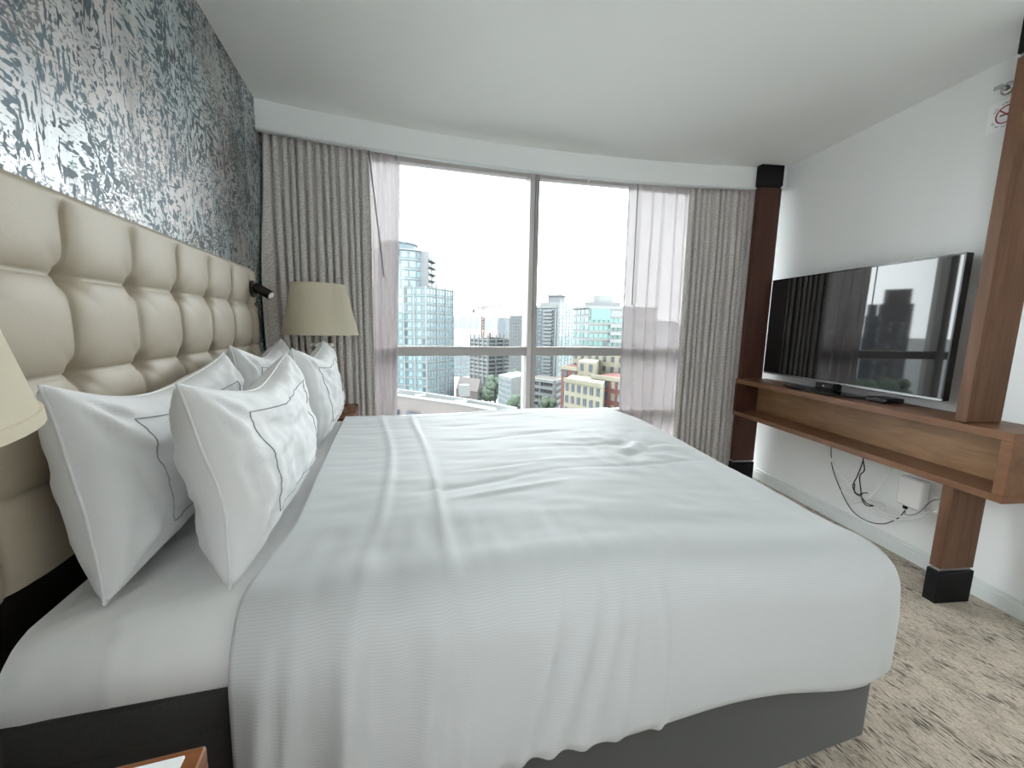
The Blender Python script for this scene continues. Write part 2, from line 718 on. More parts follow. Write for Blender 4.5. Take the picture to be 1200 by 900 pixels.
# curved bulkhead over the curtains
mb = MB()
N = 40
mb.grid(N + 1, 4, lambda i, j: (
    (3.62 * i / N), yarc(3.62 * i / N) + (0, 0, .022, .022)[j], (H, 2.297, 2.297, H)[j]))
struct('trim_1', mb, M['soffit'], smooth=True, auto=1)
mb = MB()
mb.grid(N + 1, 5, lambda i, j: (
    3.62 * i / N, yarc(3.62 * i / N) + (-.006, -.006, .03, .03, -.006)[j], (2.303, 2.293, 2.293, 2.303, 2.303)[j]))
struct('trim_2', mb, M['base'], smooth=True, auto=1)
# baseboard of the television wall, with a small step at its top
mb = MB()
mb.wbox(0, .014, -3., 2.62, 0, .068)
struct('baseboard_right', mb, M['base'], bevel=.003)
struct('trim_3', MB().wbox(0, .009, -3., 2.62, .068, .088), M['base'], bevel=.003)


struct('trim_4', MB().box((.0005, 1.985, 0), (.24, 2.19, H - .001)), M['alu_light'])  # side jamb, made wide to block daylight leaking behind the drape

# ---- window: sill wall, rails, mullions, panes
def seg_box(mb, a, b, t0, t1, z0, z1):
    """a box standing on the plan line a-b, from t0 behind it to t1 in front (towards the room)"""
    a, b = Vector((*a, 0)), Vector((*b, 0))
    d = (b - a).normalized()
    n = Vector((d.y, -d.x, 0))
    mb.prism([a + n * t1, b + n * t1, b - n * t0, a - n * t0], z0, z1)


P0, P1, P2 = GL
for k, (a, b) in enumerate(((P0, P1), (P1, P2))):
    fr = MB()
    seg_box(fr, a, b, .05, .03, 2.335, H)
    f1 = tag(fr.build('window_%d' % (k + 1), M['alu_light'], bevel=.004), kind='structure')
    seg_ = MB()
    seg_box(seg_, a, b, .05, .035, 1.0, 1.062)
    seg_.build('transom', M['alu'], f1, bevel=.004)
    led = MB()
    seg_box(led, a, b, .0, .045, 1.062, 1.07)
    led.build('ledge', M['alu_light'], f1)
    seg_ = MB()
    seg_box(seg_, a, b, .05, .045, .47, .54)
    seg_.build('bottom_rail', M['alu'], f1, bevel=.004)
    led = MB()
    seg_box(led, a, b, .0, .048, .54, .552)
    led.build('ledge', M['alu_light'], f1)
    seg_ = MB()
    seg_box(seg_, a, b, .05, .045, .0, .07)
    seg_.build('floor_rail', M['alu'], f1, bevel=.004)
    for (z0, z1) in ((1.062, 2.335), (.54, 1.0), (.07, .47)):
        g = MB()
        aa, bb = Vector((*a, 0)), Vector((*b, 0))
        d = (bb - aa).normalized()
        n = Vector((-d.y, d.x, 0)) * .02
        g.add([aa + n + Vector((0, 0, z0)), bb + n + Vector((0, 0, z0)), bb + n + Vector((0, 0, z1)), aa + n + Vector((0, 0, z1))], [(0, 1, 2, 3)])
        g.build('pane', M['glass'], f1)
d1 = Vector((P1[0] - P0[0], P1[1] - P0[1], 0)).normalized()
mu = MB()
x, y = P1
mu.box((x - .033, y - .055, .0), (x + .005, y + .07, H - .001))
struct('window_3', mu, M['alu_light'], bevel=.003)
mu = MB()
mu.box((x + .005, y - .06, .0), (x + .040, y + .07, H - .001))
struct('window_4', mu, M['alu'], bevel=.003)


# ------------------------------------------------------------------ curtains
def drape(name, x0t, x1t, x0b, x1b, off, amp, folds, zt, zb, mat, label, group, seed, drift=.5, thick=.003, curl=.0):
    mb = MB()
    nu, nv = folds * 14 + 1, 44
    ph = [random.Random(seed + k).uniform(-.5, .5) for k in range(folds + 3)]
    am = [random.Random(seed * 3 + k).uniform(.62, 1.12) for k in range(folds + 3)]

    def lerp(a, x):
        i = int(x)
        i = min(i, len(a) - 2)
        return a[i] + (a[i + 1] - a[i]) * (x - i)

    def fn(i, j):
        s = i / (nu - 1)
        q = j / (nv - 1)              # 0 at the top
        z = zt + (zb - zt) * q
        w = s + .018 * drift * math.sin(2 * PI * (s * 1.7 + seed)) * q
        x0 = x0t + (x0b - x0t) * q ** 1.3
        x1 = x1t + (x1b - x1t) * q ** 1.3
        f = s * folds
        swing = drift * .35 * noise.noise(Vector((s * folds * .45, q * 1.5, seed)))
        a = 2 * PI * (f + .35 * lerp(ph, f) + swing * smoothstep(.05, .5, q))
        A = amp * lerp(am, f) * (.72 + .45 * smoothstep(0, .35, q))
        A *= 1 + .25 * noise.noise(Vector((s * folds * .7, q * 2.2, seed + 5)))
        xx = x0 + (x1 - x0) * w + .35 * A * math.sin(2 * a) * .6
        if mat is M['sheer']:
            yy = yarc(max(0, min(3.6, xx))) + off + A * math.sin(a)
        else:
            yy = yarc(max(0, min(3.6, xx))) + off + A * (1 - 2 * abs(math.sin(a / 2)) ** .75)
        # the side against a wall turns out into the room
        if curl:
            yy -= curl * smoothstep(.05, .0, s) * smoothstep(.0, .45, q)
        # pinched head
        return (xx, yy, z + .004 * math.sin(a * 1.0) * (1 - q))
    mb.grid(nu, nv, fn, lambda i, j: (i / (nu - 1) * folds * .12, (1 - j / (nv - 1)) * (zt - zb)))
    o = mb.build(name, mat, smooth=True, solid=thick, fix=False)
    return tag(o, label, 'curtain', group)


drape('window_drape', .006, .585, .006, .575, .085, .034, 13, 2.40, .015, M['drape'],
      'grey taupe pleated drape hanging behind the cream bedside lamp beside the patterned wall', None, 11, .7, curl=.24)
drape('window_drape', 2.93, 3.50, 2.94, 3.50, .085, .034, 12, 2.40, .015, M['drape'],
      'grey taupe pleated drape gathered beside the dark post near the television', None, 23, .7)
drape('sheer_curtain', .59, .785, .56, .70, .165, .015, 4, 2.40, .02, M['sheer'],
      'translucent pinkish sheer curtain beside the bedside lamp', None, 31, .8, .0005)
drape('sheer_curtain', 2.49, 3.08, 2.52, 3.08, .165, .018, 6, 2.40, .02, M['sheer'],
      'translucent pinkish sheer curtain over the window by the post and television', None, 47, .8, .0005)
# track and wands
trk = MB()
trk.grid(N + 1, 5, lambda i, j: (.02 + 3.5 * i / N, yarc(.02 + 3.5 * i / N) + (.09, .17, .17, .09, .09)[j], (2.415, 2.415, 2.435, 2.435, 2.415)[j]))
tag(trk.build('curtain_track', M['white_plastic']), 'white curtain track along the curved bulkhead above the window', 'curtain track')
w = thing('drapery_wand', (.592, 1.835, 2.29), 'thin grey draw wand hanging tilted across the sheer by the lamp', 'curtain wand')
MB().tube([(.592, 1.835, 2.29), (.663, 1.84, 1.535)], .0045, 8).build('rod', M['grey_cable'], w, smooth=True)
MB().ball((.592, 1.835, 2.293), .008).build('clip', M['grey_cable'], w, smooth=True)
w = thing('drapery_wand', (2.505, 1.81, 2.31), 'thin grey draw wand at the edge of the sheer nearer the television', 'curtain wand')
MB().tube([(2.512, 1.81, 2.31), (2.520, 1.81, 1.41)], .0045, 8).build('rod', M['grey_cable'], w, smooth=True)
MB().ball((2.512, 1.81, 2.312), .008).build('clip', M['grey_cable'], w, smooth=True)
MB_ = MB().tube([(2.128, 1.85, 2.318), (2.118, 1.85, 2.295), (2.108, 1.85, 2.278)], [.004, .007, .003], 8)
MB_.tube([(2.128, 1.85, 2.318), (2.128, 1.87, 2.418)], .003, 8)
tag(MB_.build('curtain_glider', M['white_plastic'], smooth=True), 'small white glider hanging from the track over the bright window', 'glider')

# ------------------------------------------------------------------ headboard
S = .2223
hb = thing('headboard', (0, .4446, 0), 'beige button-tufted headboard on the patterned wall', 'headboard')
Y0, Y1, ZB, ZT = -.300, 1.195, .79, 1.4748
zr = [1.3107 - .1861 * k for k in range(-1, 5)]


def gprof(t):
    return max(0., 1 - abs(t) ** 3.0) ** .5


def hb_x(y, z):
    a = (y / S) % 1.0
    a = 2 * a - 1
    if y > 5 * S:
        a = max(0., 1 - (y - 5 * S) / (S * .42)) * -1
        a = a if abs(a) < 1 else -1
    if y < -S:
        a = max(0., 1 - (-S - y) / (S * .42))
    if z >= 1.3107:
        b = -1 + (z - 1.3107) / .093
        b = min(b, 0.)
    else:
        b = ((1.3107 - z) / .1861) % 1.0
        b = 2 * b - 1
    ga, gb = gprof(a), gprof(b)
    h = .42 * ga * gb + .58 * max(ga, gb)
    if b == 0 and z > 1.3107:      # top row: upright creases fade towards the top edge
        kf = smoothstep(ZT - .004, ZT - .055, z)
        h = 1 - (1 - (ga * .42 + .58)) * kf
    x = .055 + .042 * h
    yb_, zb_ = round(max(-1, min(5, y / S))) * S, 1.3107 - .1861 * max(0, round((1.3107 - z) / .1861))
    x -= .016 * math.exp(-((y - yb_) ** 2 + (z - zb_) ** 2) / .00045)
    e = min(y - Y0, Y1 - y, ZT - z)
    r = .022
    if e < r:
        x -= .05 * (1 - math.sqrt(max(0, 1 - (1 - e / r) ** 2)))
    return max(.012, x)


mb = MB()
NU, NV = 280, 130


def hb_fn(i, j):
    y = Y0 + (Y1 - Y0) * i / (NU - 1)
    z = ZB + (ZT - ZB) * j / (NV - 1)
    x = hb_x(y, z)
    # rounded top corners
    R = .05
    for yc, sg in ((Y1 - R, 1), (Y0 + R, -1)):
        dy, dz = (y - yc) * sg, z - (ZT - R)
        if dy > 0 and dz > 0:
            m = max(dy, dz)
            L = math.hypot(dy, dz)
            k = m / L
            y = yc + sg * dy * k
            z = ZT - R + dz * k
            e = R - m
            break
    return (x, y, z)


mb.grid(NU, NV, hb_fn)
mb.build('tufted_panel', M['leather'], hb, smooth=True)
bk = MB()
R = .05
pl = [(Y0, ZB), (Y1, ZB)] + [(Y1 - R + R * math.cos(a), ZT - R + R * math.sin(a)) for a in [PI / 2 * k / 6 for k in range(7)]] + \
     [(Y0 + R - R * math.sin(a), ZT - R + R * math.cos(a)) for a in [PI / 2 * k / 6 for k in range(7)]]
n = len(pl)
bk.add([(.001, y, z) for y, z in pl] + [(.02, y, z) for y, z in pl],
       [tuple(range(n)), tuple(reversed(range(n, 2 * n)))] + [(i, (i + 1) % n, n + (i + 1) % n, n + i) for i in range(n)])
bk.build('back_board', M['leather'], hb)
bb = None
for r_ in range(0, 3):
    for i in range(-1, 6):
        z = 1.3107 - .1861 * r_
        if bb is None:
            bb = MB().lathe([(.0005, -.004), (.007, -.003), (.009, 0), (.007, .003), (.0005, .004)], (0, 0, 0), 14, axis=(1, 0, 0)).build('button', M['button'], hb, smooth=True)
            o = bb
            o.matrix_parent_inverse = Matrix.Translation(Vector((0, 0, 0))) @ wm(hb).inverted()
        else:
            o = bb.copy()
            COL.objects.link(o)
        o.location = (.046, i * S, z)
MB().box((.002, Y0 + .02, .0), (.05, Y1 - .02, .788)).build('lower_shade_panel', M['gap'], hb, bevel=.003)  # dark colour stands in for the shadow between headboard and mattress

# reading spot on the headboard
sp = thing('reading_spotlight', (.095, 1.125, 1.375), 'small black swivel reading spotlight on the headboard end', 'reading light')
sx = hb_x(1.125, 1.375)
MB().lathe([(.036, 0), (.038, .002), (.038, .008), (.034, .011)], (sx + .0005, 1.128, 1.377), 32, axis=(1, 0, 0)).build('wall_plate', M['bronze'], sp, smooth=True, auto=1)
MB().tube([(sx, 1.13, 1.377), (sx + .035, 1.133, 1.376)], .017, 20).build('neck', M['bronze'], sp, smooth=True, auto=1)
ax = Vector((.80, -.30, -.45)).normalized()
hp = Vector((sx + .020, 1.118, 1.385))
MB().lathe([(.018, -.004), (.021, 0), (.021, .074), (.020, .078), (.0165, .078)], hp, 28, axis=ax).build('lamp_head', M['bronze'], sp, smooth=True, auto=1)
MB().lathe([(.0165, .075), (.0165, .0792), (.012, .081)], hp, 24, axis=ax).build('lens', M['lens'], sp, smooth=True)

# ------------------------------------------------------------------ bed
BY0, BY1, BX1 = -.316, 1.205, 2.034
YC = (BY0 + BY1) / 2


def rrect(x0, y0, x1, y1, r, n=7, corners=(1, 1, 1, 1)):
    pts = []
    for (cx, cy, a0), on in zip(((x0 + r, y0 + r, PI), (x1 - r, y0 + r, 1.5 * PI), (x1 - r, y1 - r, 0), (x0 + r, y1 - r, .5 * PI)), corners):
        for k in range(n + 1):
            a = a0 + PI / 2 * k / n
            pts.append((cx + r * math.cos(a), cy + r * math.sin(a)))
    return pts


bs = thing('divan', (1.08, YC, 0), 'charcoal upholstered divan under the white bedding', 'bed')
MB().prism(rrect(.13, BY0 + .02, BX1 - .02, BY1 - .02, .02), .0, .022).build('plinth', M['charcoal'], bs)
hs = MB().prism(rrect(.101, BY0 + .001, 1.0, BY1 - .001, .02), .545, .635)
hs.v = [Vector((p.x, p.y, p.z if p.z < .6 else .6345 - .0335 * (p.x - .105))) for p in hs.v]
hs.build('head_section', M['charcoal'], bs, bevel=.004, seg=3)
MB().prism(rrect(.10, BY0, BX1, BY1, .022), .018, .560).build('upholstered_box', M['charcoal'], bs, bevel=.007, seg=3)

# mattress in its fitted sheet: lofted rounded box
mz0, mz1 = .637, .730


def loft(levels, n=9):
    mb = MB()
    rings = []
    for (x0, y0, x1, y1, r, z) in levels:
        rings.append([Vector((px, py, z)) for px, py in rrect(x0, y0, x1, y1, r, n)])
    m = len(rings[0])
    vs = [p for rg in rings for p in rg]
    fs = []
    for j in range(len(rings) - 1):
        for k in range(m):
            fs.append((j * m + k, j * m + (k + 1) % m, (j + 1) * m + (k + 1) % m, (j + 1) * m + k))
    fs.append(tuple(reversed(range(m))))
    fs.append(tuple(range((len(rings) - 1) * m, len(rings) * m)))
    mb.add(vs, fs)
    return mb


ms = thing('mattress', (1.06, YC, mz0), 'white sheeted mattress on the charcoal bed base', 'mattress')
MX0, MX1, MY0, MY1 = .105, 1.930, -.318, 1.207
lv = []
for k in range(9):
    a = PI / 2 * k / 8
    ins = .080 * (1 - math.cos(a))
    lv.append((MX0 + .4 * ins, MY0 + ins, MX1 - ins, MY1 - ins, .06, mz1 - .080 + .080 * math.sin(a)))
lv = [(MX0 + .01, MY0 + .012, MX1 - .01, MY1 - .012, .06, mz0), (MX0, MY0, MX1, MY1, .06, mz0 + .006)] + lv
mc = loft(lv)
mc.v = [Vector((p.x, p.y, p.z - .070 * smoothstep(.5, 1.8, p.x) * smoothstep(mz0 + .01, mz1, p.z) - .0330 * (p.x - .105))) for p in mc.v]
mc.build('core', M['sheet'], ms, smooth=True, auto=1)
# the sheet itself, a fine wrinkled cover on the head end
mb = MB()
NU, NV = 60, 190
per = .05


def sheet_fn(i, j):
    x = .115 + (.54 - .115) * i / (NU - 1)
    s = -.062 + (MY1 - MY0 + .124) * j / (NV - 1)       # unfolded run across the bed
    W = MY1 - MY0
    r = .090

    def half(t):
        # t: distance outward from the start of the rounding
        L = r * PI / 2
        if t <= 0:
            return (t, 0.)
        if t < L:
            a = t / r
            return (r * math.sin(a), -r * (1 - math.cos(a)))
        return (r, -r - (t - L))
    if s < W / 2:
        o_, dz = half(r - s)
        y = MY0 + r - o_
    else:
        o_, dz = half(s - (W - r))
        y = MY1 - r + o_
    z = mz1 + .012 + dz
    # tension wrinkles fan out from the near corner
    fade = smoothstep(.47, .41, x)
    wr = noise.noise(Vector((x * 5 + y * 9, (y * 3 - x * 16), 2.))) * .0065
    wr += noise.noise(Vector((x * 30, y * 3.2, 7.))) * .0032
    th_ = math.atan2(y - MY0 + .03, x - .02)
    rr_ = math.hypot(y - MY0 + .03, x - .02)
    wr += .0035 * noise.noise(Vector((th_ * 13, rr_ * 1.6, 3.))) * min(1., rr_ * 6) * smoothstep(.6, .25, rr_)
    wr = min(wr, .0085)
    wr *= fade
    kk = max(0, 1 - abs(dz) / .06)
    z += max(-.002, wr) * kk + .001
    y -= (.003 + max(-.002, wr)) * (1 - kk) * (1 if s < W / 2 else -1)
    return (x, y, z)


mb.grid(NU, NV, sheet_fn)
mb.build('fitted_sheet', M['sheet'], ms, smooth=True, fix=False)

# ---- duvet
DX0, DX1, DY0, DY1, DR = .462, 2.046, -.352, 1.232, .125
dz_top = lambda x, y: (.778 + .004 * math.sin(x * 3.1 + y * 2.3) + .010 * fbm((x * 1.6, y * 1.6, 3), 2)
                       + (.006 if x < .80 else 0.)
                       + .006 * math.exp(-((x - .79 - .012 * math.sin(y * 5)) / .010) ** 2)
                       + .004 * math.exp(-((x - .655 - .02 * math.sin(y * 4)) / .012) ** 2)
                       - .014 * smoothstep(1.2, 2.0, x)
                       - .080 * smoothstep(.95, 1.95, x) * smoothstep(.95, -.20, y) - .012 * smoothstep(.25, -.25, y))


def wrinkle(x, y):
    w = 0.
    for (cx, cy, L, wd, ang, h) in (
            (1.02, .55, .14, .012, .1, -.006), (.98, .80, .10, .012, .0, -.006), (1.30, .95, .13, .016, .05, -.006), (1.05, 1.05, .10, .014, 0, -.005),
            (1.30, .60, .18, .02, .1, -.007), (1.42, .42, .18, .015, .12, -.007), (1.25, .25, .25, .02, .2, .006), (1.05, .22, .16, .01, .1, -.005),
            (1.55, .22, .32, .006, .16, -.006), (.95, .10, .2, .012, .25, -.006), (1.0, .04, .18, .009, .2, .005), (1.22, 1.08, .12, .015, .0, -.006),
            (1.65, .40, .08, .02, .4, .006), (1.72, .30, .07, .018, -.3, .006), (1.60, .33, .08, .015, .2, -.006), (1.75, .42, .07, .014, .1, -.005),
            (1.52, .50, .10, .018, .0, .005), (1.15, .72, .15, .022, -.05, .005), (.92, 1.12, .10, .01, 0, -.004)):
        c, s_ = math.cos(ang), math.sin(ang)
        dx, dy = x - cx, y - cy
        u_ = (dx * c + dy * s_) / L
        v_ = (-dx * s_ + dy * c) / wd
        if abs(u_) < 2.5 and abs(v_) < 3:
            w += h * math.exp(-u_ * u_ - v_ * v_)
    w += .0022 * noise.noise(Vector((x * 7, y * 26, 1.7)))
    w += .004 * noise.noise(Vector((x * 14, y * 14, 4.7))) * math.exp(-((x - 1.62) / .24) ** 2 - ((y - .38) / .17) ** 2) * 3.2
    w += .0055 * noise.noise(Vector((x * 24, y * 7, 2.2))) * smoothstep(.0, -.22, y) * smoothstep(1.5, .6, x)
    return w


def hem(u):
    """Height of the hem along the near side, u = x"""
    return .272 + .085 * smoothstep(1.95, 1.2, u) + .012 * math.sin(u * 9.) + (-.20 * smoothstep(.95, .45, u)) + .0


def side_fold(u, t):
    """Outward fold of the hanging side: u runs along the edge, t from 0 (edge) to 1 (hem)"""
    k = smoothstep(1.35, .5, u)
    a = smoothstep(-.08, .50, t)
    v = 0.
    for (c, wd, h, sl) in ((.47, .016, .014, .05), (.52, .014, .016, .03), (.575, .018, .017, .06), (.635, .016, .014, -.02), (.70, .02, .014, .06),
                           (.90, .018, .010, .10), (.965, .022, .012, .12), (1.04, .02, .008, .10), (1.23, .012, .007, .0), (1.12, .016, .005, .05)):
        v += h * math.exp(-((u - c - sl * (1 - t)) / wd) ** 2)
    v += -.005 * math.exp(-((u - .80) / .006) ** 2) + .008 * math.exp(-((u - .79) / .016) ** 2)
    v *= a * 1.45
    v += .007 * k * noise.noise(Vector((u * 22, t * 1.3, 3.))) * a
    v += .006 * noise.noise(Vector((u * 4, t * 2, 8.)))
    v += .012 * t * (1 - smoothstep(.4, 1.2, u)) * 0
    return v + .018 * smoothstep(.0, .8, t)


def build_duvet():
    mb = MB()
    ix0, ix1, iy0, iy1 = DX0, DX1 - DR, DY0 + DR, DY1 - DR
    nx, ny = 190, 150
    idx = {}
    vs, fs, uv = [], [], []

    def top(x, y):
        # falls away smoothly towards the edges before the rounding proper
        e = min(x_e(x), y - iy0, iy1 - y)
        return dz_top(x, y) + wrinkle(x, y) - .012 * (1 - smoothstep(0., .16, max(0., e)))

    def x_e(x):
        return ix1 - x
    for i in range(nx):
        for j in range(ny):
            x = ix0 + (ix1 - ix0) * i / (nx - 1)
            y = iy0 + (iy1 - iy0) * j / (ny - 1)
            vs.append((x, y, top(x, y)))
            uv.append((x, y))
    fs = [(i * ny + j, (i + 1) * ny + j, (i + 1) * ny + j + 1, i * ny + j + 1) for i in range(nx - 1) for j in range(ny - 1)]
    # perimeter: near side, corner, foot, corner, far side
    loop = []
    for i in range(nx):
        x = ix0 + (ix1 - ix0) * i / (nx - 1)
        loop.append((x, iy0, 0, -1, x, i * ny, x, 'n'))
    nc = 14
    for k in range(1, nc):
        a = -PI / 2 + PI / 2 * k / nc
        sq_ = (abs(math.cos(a)) ** 4 + abs(math.sin(a)) ** 4) ** -.25
        loop.append((ix1, iy0, sq_ * math.cos(a), sq_ * math.sin(a), ix1 + .13 * k / nc, (nx - 1) * ny, 0, 'c'))
    for j in range(ny):
        y = iy0 + (iy1 - iy0) * j / (ny - 1)
        loop.append((ix1, y, 1, 0, ix1 + .15 + (y - iy0), (nx - 1) * ny + j, 0, 'f'))
    for k in range(1, nc):
        a = PI / 2 * k / nc
        sq_ = (abs(math.cos(a)) ** 4 + abs(math.sin(a)) ** 4) ** -.25
        loop.append((ix1, iy1, sq_ * math.cos(a), sq_ * math.sin(a), 2.9 + .13 * k / nc, (nx - 1) * ny + ny - 1, 0, 'c'))
    for i in range(nx - 1, -1, -1):
        x = ix0 + (ix1 - ix0) * i / (nx - 1)
        loop.append((x, iy1, 0, 1, 3.1 + x, i * ny + ny - 1, 0, 's'))
    na, nd = 12, 34
    prev = None
    for (bx, by, dx, dy, u, base, xx, kind) in loop:
        z0 = vs[base][2]
        col = [base]
        uu = u if kind == 'n' else (1.95 if kind != 's' else 1.3)
        hz = hem(bx if kind in 'ns' else 1.97)
        for q in range(1, na + nd + 1):
            if q <= na:
                a = PI / 2 * q / na
                o_, z = DR * math.sin(a), z0 - DR * (1 - math.cos(a))
                sdist = DR * a
            else:
                tt = (q - na) / nd
                o_, z = DR, (z0 - DR) + (hz - (z0 - DR)) * tt
                sdist = DR * PI / 2 + (z0 - DR - z)
            tt = (z0 - z) / (z0 - hz)
            if kind == 'n':
                fo = side_fold(bx, tt)
            elif kind == 'c':
                fo = .014 * smoothstep(0, .6, tt)
            else:
                fo = .018 * smoothstep(0, .8, tt) + .006 * noise.noise(Vector((bx * 4, by * 4, tt * 2)))
            # pulled in a little at the very hem
            fo -= .010 * smoothstep(.93, 1., tt)
            wv = wrinkle(bx + dx * o_, by + dy * o_) * .5 * (1 - tt) if q <= na else 0.
            vs.append((bx + dx * (o_ + fo), by + dy * (o_ + fo), z + wv))
            uv.append((bx + dx * sdist, by + dy * sdist))
            col.append(len(vs) - 1)
        if prev:
            for q in range(na + nd):
                a_, b_, c_, d_ = prev[q], col[q], col[q + 1], prev[q + 1]
                fs.append((a_, d_, c_, b_) if a_ != b_ else (a_, d_, c_))
        prev = col
    vs = [(x - .046 * smoothstep(-.02, -.30, y) * (1 - smoothstep(DX0, .80, x)), y, z) for x, y, z in vs]
    b0 = mb.add(vs, fs)
    for k, q in enumerate(uv):
        mb.uv[b0 + k] = q
    o = mb.build('duvet', M['duvet'], smooth=True)
    sm = o.modifiers.new('soften', 'SMOOTH')
    sm.factor = .5
    sm.iterations = 2
    sd = o.modifiers.new('cloth', 'SOLIDIFY')
    sd.thickness = .010
    sd.offset = -1
    return o


dv = build_duvet()
tag(dv, 'white striped duvet with wrinkles spread over the bed', 'duvet')


# ---- pillows
def make_pillow(label, yc, W, hgt, T, xb, xt, zbot, seed, yaw=0., ears=.02, sag=.0, border=True):
    """Standing pillow: seam plane from (xb, zbot) up to (xt, ...), W wide along y."""
    lean = math.atan2(xb - xt, hgt)
    NU_, NV_ = 64, 48
    rnd = random.Random(seed)

    def thick(a, b, side):
        e = ((1 - a * a) * (1 - b * b))
        t = T / 2 * max(0., 1 - abs(a) ** 3.2) ** .34 * max(0., 1 - abs(b) ** 2.4) ** .40
        t *= 1 + .22 * (-b) * (1 - abs(b)) * .7          # fuller low down
        w_ = .010 * noise.noise(Vector((a * 2.6 + seed, b * 2.2, side * 3.))) + .007 * noise.noise(Vector((a * 7 + seed * 2, b * 4, side))) + .0035 * noise.noise(Vector((a * 15 + b * 6, b * 9 - a * 4, seed)))
        # creases that start from the corners
        for ca, cb in ((-1, 1), (1, 1), (-1, -1), (1, -1)):
            dx, dy = (a - ca), (b - cb) * .7
            d = math.hypot(dx, dy)
            if d < .8:
                th = math.atan2(dy * -cb, dx * -ca)
                w_ += .008 * math.sin(th * 11 + seed) * math.exp(-(d - .22) ** 2 / .035)
        return t + w_ * min(1., e * 6)

    def pos(a, b, side):
        ya = a * W / 2 * (1 - .055 * (1 - b * b) ** 1.0 * abs(a) + ears * (abs(a) * abs(b)) ** 6)
        zb = (b + 1) / 2 * hgt + b * hgt * .045 * (abs(a) ** 3) * 1.0 + ears * b * (abs(a) * abs(b)) ** 6 * hgt
        if b > 0:
            zb -= hgt * .10 * b * (1 - a * a) ** 1.2 * (1 + .3 * math.sin(a * 3 + seed))
        if b < 0:
            zb += 0
        th = thick(a, b, side)
        seam = .006 * math.sin(a * 5 + seed) * (1 - b * b) + .012 * noise.noise(Vector((a * 1.5, b * 1.5, seed + .5)))
        xl = seam + side * th - sag * (b * .5 + .5) ** 2
        # lean about the y axis, then a little yaw
        x = xb + xl * math.cos(lean) - zb * math.sin(lean)
        z = zbot + zb * math.cos(lean) + xl * math.sin(lean)
        y = ya
        c, s_ = math.cos(yaw), math.sin(yaw)
        X = x - xb
        return Vector((xb + X * c - y * s_, yc + X * s_ + y * c, z))

    def warp(t):
        return math.sin(t * PI / 2) * .35 + t * .65
    pil = thing('bed_pillow', (xb, yc, zbot), label, 'pillow', 'pillows on the bed')
    mb = MB()
    A = [warp(-1 + 2 * i / (NU_ - 1)) for i in range(NU_)]
    B = [warp(-1 + 2 * j / (NV_ - 1)) for j in range(NV_)]
    lo = min(pos(a, b, s).z for a in A[::3] for b in B[:14] for s in (-1, 1))
    lo = min(lo, min(pos(a, -1, 1).z for a in A))
    dz = Vector((0, 0, zbot - lo))
    mb.grid(NU_, NV_, lambda i, j: pos(A[i], B[j], 1) + dz)
    mb.grid(NU_, NV_, lambda i, j: pos(A[i], B[j], -1) + dz)
    o = mb.build('pillowcase', M['linen'], pil, smooth=True, fix=False)
    bm = bmesh.new()
    bm.from_mesh(o.data)
    bmesh.ops.remove_doubles(bm, verts=bm.verts, dist=.0006)
    bmesh.ops.recalc_face_normals(bm, faces=bm.faces)
    bm.to_mesh(o.data)
    bm.free()
    # seam piping round the edge
    rim = [(a, -1) for a in A] + [(1, b) for b in B[1:]] + [(a, 1) for a in reversed(A[:-1])] + [(-1, b) for b in reversed(B[1:-1])]
    pts = [pos(a, b, 0) + dz for a, b in rim]
    pts.append(pts[0])
    MB().tube(pts, .0028, 6).build('seam_piping', M['linen'], pil, smooth=True)
    if border:
        q = []
        a0, b0 = .68, .66
        for k in range(40):
            q.append((-a0 + 2 * a0 * k / 39, -b0))
        for k in range(1, 30):
            q.append((a0, -b0 + 2 * b0 * k / 29))
        for k in range(1, 40):
            q.append((a0 - 2 * a0 * k / 39, b0))
        for k in range(1, 30):
            q.append((-a0, b0 - 2 * b0 * k / 29))
        pts = [pos(a, b, 1) + dz + Vector((.0006, 0, .0003)) for a, b in q]
        MB().tube(pts, .0014, 6).build('stitched_border', M['stitch'], pil, smooth=True)
    return pil


PZ = mz1 + .026
make_pillow('white pillow against the headboard on the side of the near bedside lamp', .140, .72, .332, .150, .203, .168, PZ, 3)
make_pillow('white pillow against the headboard nearer the window', .895, .69, .350, .150, .203, .172, PZ, 8)
make_pillow('white front pillow leaning on the back one, standing farther from the window', .128, .72, .332, .165, .390, .344, PZ, 14)
make_pillow('white front pillow with grey border standing nearer the window and its lamp', .925, .68, .342, .170, .398, .354, PZ, 21)


# ------------------------------------------------------------------ nightstands and lamps
def nightstand(label, x0, x1, y0, y1, zt, rc):
    t = thing('nightstand', ((x0 + x1) / 2, (y0 + y1) / 2, 0), label, 'nightstand')
    MB().prism(rrect(x0, y0, x1, y1, rc, 5), zt - .032, zt).build('top', M['wood_red'], t, bevel=.003)
    MB().box((x0 + .01, y0 + .015, .10), (x1 - .025, y1 - .015, zt - .032)).build('body', M['wood_red'], t, bevel=.002)
    for k, (za, zb) in enumerate(((.40, zt - .05), (.12, .385))):
        d = MB().box((x1 - .025, y0 + .025, za), (x1 - .008, y1 - .025, zb)).build('drawer', M['wood_red'], t, bevel=.002)
        zc = (za + zb) / 2
        MB().tube([(x1 - .008, (y0 + y1) / 2 - .05, zc), (x1 + .008, (y0 + y1) / 2 - .05, zc), (x1 + .008, (y0 + y1) / 2 + .05, zc), (x1 - .008, (y0 + y1) / 2 + .05, zc)], .004, 8).build('handle', M['black'], d, smooth=True)
    MB().box((x0 + .03, y0 + .035, 0), (x1 - .06, y1 - .035, .10)).build('plinth', M['black'], t, bevel=.002)
    return t


